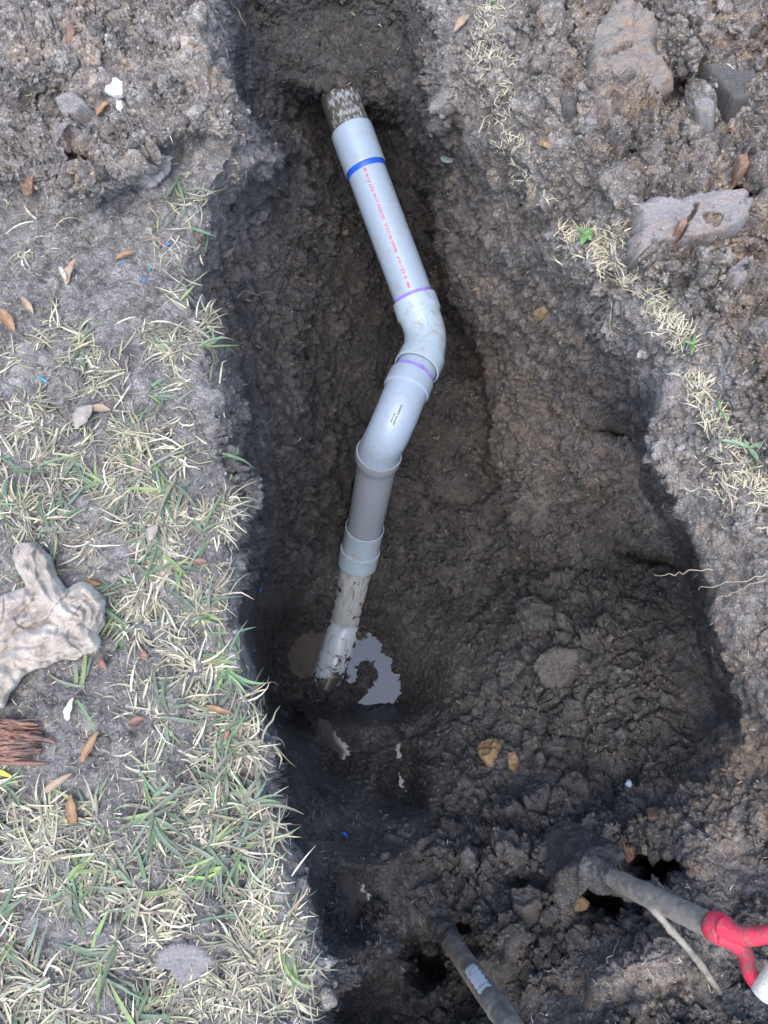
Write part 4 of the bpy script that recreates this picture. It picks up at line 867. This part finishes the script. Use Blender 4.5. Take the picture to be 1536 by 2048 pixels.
# straw mat along the buried turf line on the right
gd = XX - glx
GRr = np.exp(-((gd + 8) / 24) ** 2) * sstep(-.15, .2, perlin(base, 12, 205) + .07) * (YY < 1010) * (1 - .6 * blob(1040, 300, 40, 40))
GRr = np.maximum(GRr, np.clip(blob(985, 100, 30, 110) + blob(1210, 515, 50, 30, 30) + blob(1470, 960, 60, 40, 40) + blob(1180, 480, 40, 24) + blob(1035, 340, 24, 28), 0, 1) * .9)
x, y = pick(2600, GRr, 304, 900, 1600, -60, 1100); m = len(x)
tag(blades('dry_grass', x, y, rg.uniform(.014, .042, m), rg.uniform(.0008, .0020, m), rg.uniform(.0, .4, m), tones(m, STRAW[:3], 4), 404, curl=.6, dirs=2.3 + rg.normal(0, .8, m), hover=.004), 'bleached straw band along the right bank under the heap', 'dry grass')

# --- weeds
LEAFG = flat_mat('weed_green', (.14, .25, .08), .45, .3, 60); LEAFB = flat_mat('weed_blue_green', (.20, .28, .16), .45, .25, 60)
def leaf_mesh(name, c, d, n, ln, wd, mat, parent=None, fold=.25, arch=.25, nU=9, tip=1.0, lobes=0.0, seed=0):
    d = np.array(d, float); n = np.array(n, float); n /= np.linalg.norm(n); d = d - n * (d @ n); d /= np.linalg.norm(d); e = np.cross(n, d); V_ = []
    for side in (1, -1):
        for i in range(nU):
            s = i / (nU - 1); w = wd * (math.sin(math.pi * min(1, (s ** (.75 + .5 * ((seed * 7) % 10) / 10)) * .92 + .05)) ** .8) / 2 * (1 + lobes * math.sin(9 * s * 3 + seed))
            for j in (-1, -.5, 0, .5, 1):
                V_.append(np.array(c) + d * ln * (s - .5) + e * w * j * (1 + .08 * math.sin(seed + i * 2.1)) + n * (ln * arch * (s * (1 - s)) + fold * abs(j) * w + .0012 * math.sin(i * 1.7 + j * 3 + seed) + side * .0003))
    V_ = np.array(V_); k = nU * 5; Fc = np.vstack([grid_faces(nU, 5), grid_faces(nU, 5, off=k)[:, ::-1]])
    e1 = []; 
    for i in range(nU - 1):
        a = i * 5; e1 += [[a + 5, a, a + k, a + 5 + k], [a + 4, a + 9, a + 9 + k, a + 4 + k]]
    return mesh_obj(name, V_, np.vstack([Fc, np.array(e1)]), mat, parent)
def dirpx(px, py, ang):
    a, n = S(px, py); b, _ = S(px + 6 * math.cos(ang), py - 6 * math.sin(ang)); d = np.array((b - a)[:]); ang2 = math.atan2(math.sin(ang), math.cos(ang))
    return np.array([math.cos(ang2), math.sin(ang2), 0.0]), np.array(n[:])
def weed(px, py, specs, mat, label, up=.012):
    c, n = S(px, py, .002); w = thing('weed', c[:], label, 'weed')
    tube('stem', [np.array(c[:]), np.array(c[:]) + np.array([.001, 0, up])], [.0012, .0009], mat, w, 6)
    for k, (a, ln, wd) in enumerate(specs):
        d = np.array([math.cos(R(a)), math.sin(R(a)), .25]); leaf_mesh('leaf', np.array(c[:]) + np.array([0, 0, up]) + d * ln * .5, d, (0, 0, 1) if True else n, ln, wd, mat, w, .35, .3, seed=k)
weed(1165, 492, [(20, .022, .013), (130, .020, .012), (250, .026, .014), (-50, .018, .012), (75, .014, .010)], LEAFG, 'small broad leaved green weed in the straw of the right bank')
weed(1383, 690, [(80, .026, .007), (250, .022, .008), (160, .020, .007)], LEAFG, 'slender green sprout on the right bank below the cracked slab')
weed(1490, 902, [(165, .055, .009), (15, .035, .010), (-60, .030, .010), (100, .018, .007)], LEAFB, 'green grass tuft with wide blades at the right frame edge')
weed(1435, 828, [(95, .022, .006), (-70, .024, .006)], LEAFG, 'tiny green shoot in the straw above the right edge tuft')
weed(975, 12, [(70, .03, .004), (110, .03, .004), (30, .025, .004)], LEAFG, 'thin green tuft at the top edge in the straw')

# --- fallen leaves, bark, plastic scraps
LB = {'brown': flat_mat('brown_leaf', (.27, .15, .075), .5, .3, 70, 0, .3), 'tan': flat_mat('tan_leaf', (.32, .23, .15), .55, .3, 70, 0, .3), 'pale': flat_mat('pale_leaf', (.50, .49, .36), .55, .2, 70, 0, .3), 'red': flat_mat('red_leaf', (.20, .10, .075), .5, .3, 70, 0, .3), 'grey': flat_mat('grey_leaf', (.30, .26, .22), .6, .3, 70, 0, .3)}
for (px, py, a, ln, wd, k, lab) in [
    (182, 1494, 62, .056, .014, 'brown', 'long orange brown leaf lying between the bark and the grass'),
    (147, 1620, -80, .048, .018, 'brown', 'oval brown leaf below the long orange one'),
    (120, 1565, 35, .050, .013, 'tan', 'curled tan leaf half sunk in mud below the bark'),
    (150, 1420, 78, .036, .014, 'pale', 'pale cream forked leaf above the long orange leaf'),
    (182, 1167, -5, .040, .013, 'brown', 'orange brown leaf behind the rag'),
    (211, 1328, -60, .022, .013, 'red', 'small reddish leaf scrap below the rag'),
    (278, 1443, 20, .028, .014, 'red', 'reddish leaf right of the pale one'),
    (150, 556, 70, .052, .018, 'tan', 'tan leaf standing on its side on the bare soil'),
    (134, 560, -60, .038, .010, 'pale', 'thin pale leaf touching the tan leaf on the bare soil'),
    (255, 518, 25, .040, .012, 'brown', 'brown leaf on the bare soil below the left heap'),
    (55, 612, -50, .038, .015, 'tan', 'tan leaf at left on the bare soil'),
    (18, 645, -55, .052, .022, 'brown', 'orange leaf at the left frame edge'),
    (455, 1472, 70, .022, .010, 'red', 'short red brown leaf among green grass near the rim'),
    (440, 1420, -15, .046, .009, 'brown', 'narrow brown leaf among the grass near the rim'),
    (205, 822, -10, .040, .016, 'tan', 'tan leaf in the turf above the thick straw'),
    (172, 838, 60, .050, .030, 'grey', 'broad dull grey leaf beside the tan one in the turf'),
    (925, 48, 45, .050, .020, 'tan', 'folded tan leaf at the top beside the straw band'),
    (203, 210, 40, .040, .014, 'brown', 'brown leaf below the white lime on the heap'),
    (404, 1127, 0, .024, .012, 'red', 'small reddish leaf in the grass near the rim'),
    (312, 1070, 70, .030, .020, 'grey', 'dull pinkish leaf above the green grass'),
    (292, 1312, -50, .022, .014, 'red', 'torn red brown scrap in the middle of the left turf'),
    (1438, 165, -25, .040, .006, 'pale', 'thin curved pale leaf on the dark clods at upper right')]:
    c, n = S(px, py, .0075); d, _ = dirpx(px, py, R(a)); n2 = np.array(n[:]) * .4 + np.array([random.uniform(-.3, .3), random.uniform(-.3, .1), .7])
    o = leaf_mesh('leaf', c[:], d, n2, ln, wd, LB[k], None, .55, .34, seed=px, lobes=.06); tag(o, lab, 'leaf', 'fallen leaves')
# bark at the left edge: fibrous strips on one core
bk = thing('bark', S(45, 1480, 0)[0][:], 'reddish fibrous bark chunk at the left frame edge', 'bark')
rgb = np.random.default_rng(9); VV = []; FF = []; off = 0
for k in range(190):
    a = (rgb.uniform(-60, 10), rgb.uniform(1440, 1525)); ln = rgb.uniform(30, 110); b = (min(rgb.uniform(85, 122), a[0] + ln), a[1] + rgb.normal(0, 9) + (8 if a[1] < 1470 else -4)); w = rgb.choice([.0006, .0010, .0022, .0042])
    q = []
    for t in np.linspace(0, 1, 6):
        pp, nn_ = S(a[0] + (b[0] - a[0]) * t, a[1] + (b[1] - a[1]) * t + rgb.normal(0, 1.5), .008 + .010 * math.sin(math.pi * t) + rgb.uniform(0, .005)); q.append(np.array(pp[:]))
    q = np.array(q); e = np.cross(q[-1] - q[0], (0, 0, 1)); e /= np.linalg.norm(e); tl = rgb.normal(0, .35)
    e = e * math.cos(tl) + np.array([0, 0, math.sin(tl)])
    wv_ = w * np.array([.7, 1, .95, 1, .9, .45])[:, None]; V_ = np.stack([q - e * wv_, q + np.array([0, 0, .002]), q + e * wv_, q - np.array([0, 0, .002])], 1).reshape(-1, 3); VV.append(V_); FF.append(grid_faces(6, 4, True, off)); off += len(V_)
mesh_obj('fibres', np.concatenate(VV), np.concatenate(FF), BARK, bk)
BL = flat_mat('blue_plastic', (.01, .22, .75), .35); TQ = flat_mat('turquoise_plastic', (.03, .38, .45), .4)
for (px, py, ln, wd, a, mt, lab) in [
    (74, 1475, .016, .009, -20, BL, 'bright blue plastic scrap lying on the bark'), (88, 763, .024, .004, -30, TQ, 'turquoise plastic sliver in the upper left turf'),
    (303, 540, .014, .003, 50, TQ, 'thin turquoise shred on the bare soil'), (290, 562, .010, .005, 80, BL, 'dark blue shred below the turquoise one'),
    (342, 498, .012, .004, 40, BL, 'blue shred in the grass beside the left heap'), (248, 534, .006, .004, 0, BL, 'tiny blue dot beside the brown leaf'),
    (512, 1180, .014, .009, -40, BL, 'blue plastic scrap on the left trench wall'), (889, 597, .022, .010, -65, BL, 'blue plastic scrap beside the first elbow'),
    (687, 1674, .022, .009, -70, BL, 'blue plastic scrap in the mud on the trench floor')]:
    c, n = S(px, py, .009); d, _ = dirpx(px, py, R(a)); o = leaf_mesh('plastic_scrap', c[:], d, n[:], ln, wd, mt, None, .5, .3, 6, seed=px, lobes=.15); tag(o, lab, 'plastic scrap', 'blue plastic scraps')
c, n = S(1260, 1590, .008); d, _ = dirpx(1260, 1590, R(85))
o = leaf_mesh('white_cap', c[:], d, n[:], .030, .016, flat_mat('white_plastic_cap', (.6, .68, .78), .35), None, -.5, .5, 9); tag(o, 'small white oval plastic cap on the mud at lower right', 'plastic cap')
c, n = S(10, 1547, .008); o = leaf_mesh('leaf', c[:], (1, -.35, 0), (0, 0, 1), .03, .008, flat_mat('yellow_leaf', (.62, .60, .08), .5), None, .3, .2); tag(o, 'bright yellow leaf tip at the left frame edge', 'leaf')
c, n = S(897, 320, .006); o = leaf_mesh('plastic_shard', c[:], (.2, 1, 0), n[:], .045, .022, flat_mat('glassy_shard', (.28, .33, .30), .25), None, .2, .1, 7); tag(o, 'pale greenish shard stuck in the right trench wall near the top', 'shard')
c, n = S(862, 263, .006); o = leaf_mesh('plastic_shard', c[:], (.1, 1, 0), n[:], .03, .018, flat_mat('dull_shard', (.26, .31, .29), .4), None, .2, .1, 7); tag(o, 'small pale flat stone in the right wall level with the upper coupling', 'stone')

# ------------------------------------------------------------------ the rag
def rag():
    m, nt, b = mat_new('dirty_towelling'); tc = N(nt, 'ShaderNodeTexCoord').outputs['Object']; tu = N(nt, 'ShaderNodeTexCoord').outputs['UV']
    at = N(nt, 'ShaderNodeAttribute', attribute_name='tone')
    c = ramp(nt, noise(nt, tc, 22, 6, .65, .5), [(.3, (.27, .225, .18)), (.5, (.44, .37, .30)), (.68, (.56, .49, .41))])
    dk = ramp(nt, noise(nt, tc, 18, 8, .75, .4), [(.53, 0), (.64, .8)]); c = mix(nt, dk, c, (.18, .155, .135))
    wv = N(nt, 'ShaderNodeTexWave', wave_type='BANDS', bands_direction='X'); wv.inputs['Scale'].default_value = 95; wv.inputs['Distortion'].default_value = 2.5; wv.inputs['Detail'].default_value = 2; L(nt, at.outputs['Vector'], wv.inputs['Vector'])
    c = mix(nt, .35, c, ramp(nt, wv.outputs['Fac'], [(.2, .68), (.8, 1.15)]), 'MULTIPLY'); c = mix(nt, .6, c, ramp(nt, noise(nt, tc, 400, 3), [(.3, .7), (.7, 1.25)]), 'MULTIPLY')
    L(nt, c, b.inputs['Base Color']); b.inputs['Roughness'].default_value = .9; b.inputs['Sheen Weight'].default_value = .2
    n1 = bump(nt, None, wv.outputs['Fac'], .3, .002); bump(nt, b, noise(nt, tc, 300, 5, .7), .6, .004, n1)
    # low flat folds: (polyline in photo px, half width px, height m, width of the crown)
    folds = [([(60, 1112), (85, 1160), (105, 1200), (128, 1225), (150, 1232)], [34, 38, 36, 34, 24], .040), ([(140, 1200), (170, 1190), (186, 1210), (186, 1245), (165, 1275)], [24, 28, 26, 26, 24], .036),
             ([(-80, 1400), (-20, 1355), (30, 1305), (85, 1278), (150, 1272), (172, 1282)], [50, 50, 44, 34, 38, 30], .042), ([(-60, 1235), (0, 1220), (50, 1196), (85, 1190)], [26, 26, 24, 16], .032),
             ([(-60, 1275), (0, 1262), (50, 1238), (95, 1222), (135, 1235)], [26, 24, 22, 20, 20], .030), ([(-10, 1400), (10, 1350), (60, 1320), (120, 1300)], [24, 24, 22, 18], .030), ([(125, 1305), (150, 1308), (165, 1300)], [12, 12, 12], .014)]
    xs = np.arange(-140, 235, 1.5); ys = np.arange(1085, 1450, 1.5); X, Y = np.meshgrid(xs, ys); q = P(X, Y, TZ(Y, 0)); 
    X2 = X + perlin(q, 24, 5) * 9 + perlin(q, 80, 6) * 2; Y2 = Y + perlin(q, 24, 7) * 9 + perlin(q, 80, 8) * 2
    Hh = np.full(X.shape, -1.0); al = np.zeros(X.shape)
    for (pl, ws, hh) in folds:
        best = np.full(X.shape, 9.); bs = np.zeros(X.shape); acc = 0
        for (a, b_, wa, wb) in zip(pl, pl[1:], ws, ws[1:]):
            ex, ey = b_[0] - a[0], b_[1] - a[1]; ll = math.hypot(ex, ey); t = np.clip(((X2 - a[0]) * ex + (Y2 - a[1]) * ey) / ll ** 2, 0, 1); dd = np.hypot(X2 - a[0] - ex * t, Y2 - a[1] - ey * t) / (wa + (wb - wa) * t)
            k_ = dd < best; best = np.where(k_, dd, best); bs = np.where(k_, acc + t * ll, bs); acc += ll
        hq = hh * np.sqrt(np.clip(1 - best ** 2.4, 0, 1)) * (best < 1) + np.where(best < 1, 0, -1)
        hq = hq + np.where(best < 1, .006 * np.cos(best * 8 + bs * .05) * np.clip(1 - best, 0, 1), 0)
        kk = hq > Hh; Hh = np.where(kk, hq, Hh); al = np.where(kk, bs, al)
    ins = Hh > -.5
    hgt = np.where(ins, Hh, 0); hb = blur(hgt, 1); hgt = np.where(ins, hb, hgt)
    p, n_, c_ = lookup(X.ravel(), Y.ravel()); gz = blur(p[:, 2].reshape(X.shape), 12)
    wr = fbm(q, 40, 4, 15) * .005 + terrace(fbm(q, 16, 2, 19), 5, 5) * .005 - .005 * sstep(.08, 0, np.abs(perlin(q, 20, 18))) + .005 * (1 - np.abs(perlin(q, 28, 17)) * 3).clip(0, 1)
    topz = gz + .004 + np.maximum(hgt + wr * np.clip(hgt / .02, 0, 1), .002); T_ = P(X, Y, TZ(Y, topz)); B_ = P(X, Y, TZ(Y, gz - .004))
    idx = -np.ones(X.shape, int); iy, ix = np.where(ins); idx[iy, ix] = np.arange(len(iy)); nn_ = len(iy)
    a = idx[:-1, :-1]; b1 = idx[:-1, 1:]; c1 = idx[1:, 1:]; d1 = idx[1:, :-1]; ok = (a >= 0) & (b1 >= 0) & (c1 >= 0) & (d1 >= 0); f = np.stack([a[ok], d1[ok], c1[ok], b1[ok]], -1)
    # rim quads
    from collections import Counter
    ed = Counter()
    for e0, e1_ in ((0, 1), (1, 2), (2, 3), (3, 0)):
        for u, v in zip(f[:, e0].tolist(), f[:, e1_].tolist()): ed[(u, v)] += 1
    rim = [[v, u, u + nn_, v + nn_] for (u, v) in ed if (v, u) not in ed]
    Vv = np.vstack([T_[iy, ix], B_[iy, ix]]); Fc = np.vstack([f, f[:, ::-1] + nn_, np.array(rim)])
    alv = np.concatenate([al[iy, ix]] * 2) / 1000.; colv = np.stack([alv, alv * 0, alv * 0], -1)
    o = mesh_obj('rag', Vv, Fc, m, col=colv, colname='tone'); tag(o, 'crumpled dirty tan towelling rag on the grass at the left edge', 'rag')
rag()

# ------------------------------------------------------------------ light
w = bpy.data.worlds.new('World'); sc.world = w; w.use_nodes = True; nt = w.node_tree; bg = nt.nodes['Background']
sky = nt.nodes.new('ShaderNodeTexSky'); sky.sky_type = 'NISHITA'; sky.sun_disc = False; EL, AZ = 66, 192
sky.sun_elevation = R(EL); sky.sun_rotation = R(AZ); sky.air_density = 1.0; sky.dust_density = 1.6; sky.ozone_density = 1.0
nt.links.new(sky.outputs[0], bg.inputs[0]); bg.inputs[1].default_value = .15
sd = bpy.data.lights.new('sun', 'SUN'); so = bpy.data.objects.new('sun', sd); COL.objects.link(so)
sd.energy = .95; sd.angle = R(50); sd.color = (1, .98, .955)
az = R(AZ); v = Vector((math.sin(az) * math.cos(R(EL)), math.cos(az) * math.cos(R(EL)), math.sin(R(EL))))
so.rotation_euler = v.to_track_quat('Z', 'Y').to_euler(); so.location = (0, 0, 5)
sc.view_settings.view_transform = 'Standard'; sc.view_settings.look = 'None'; sc.view_settings.exposure = 1.64; sc.view_settings.gamma = 1
sc.cycles.max_bounces = 6
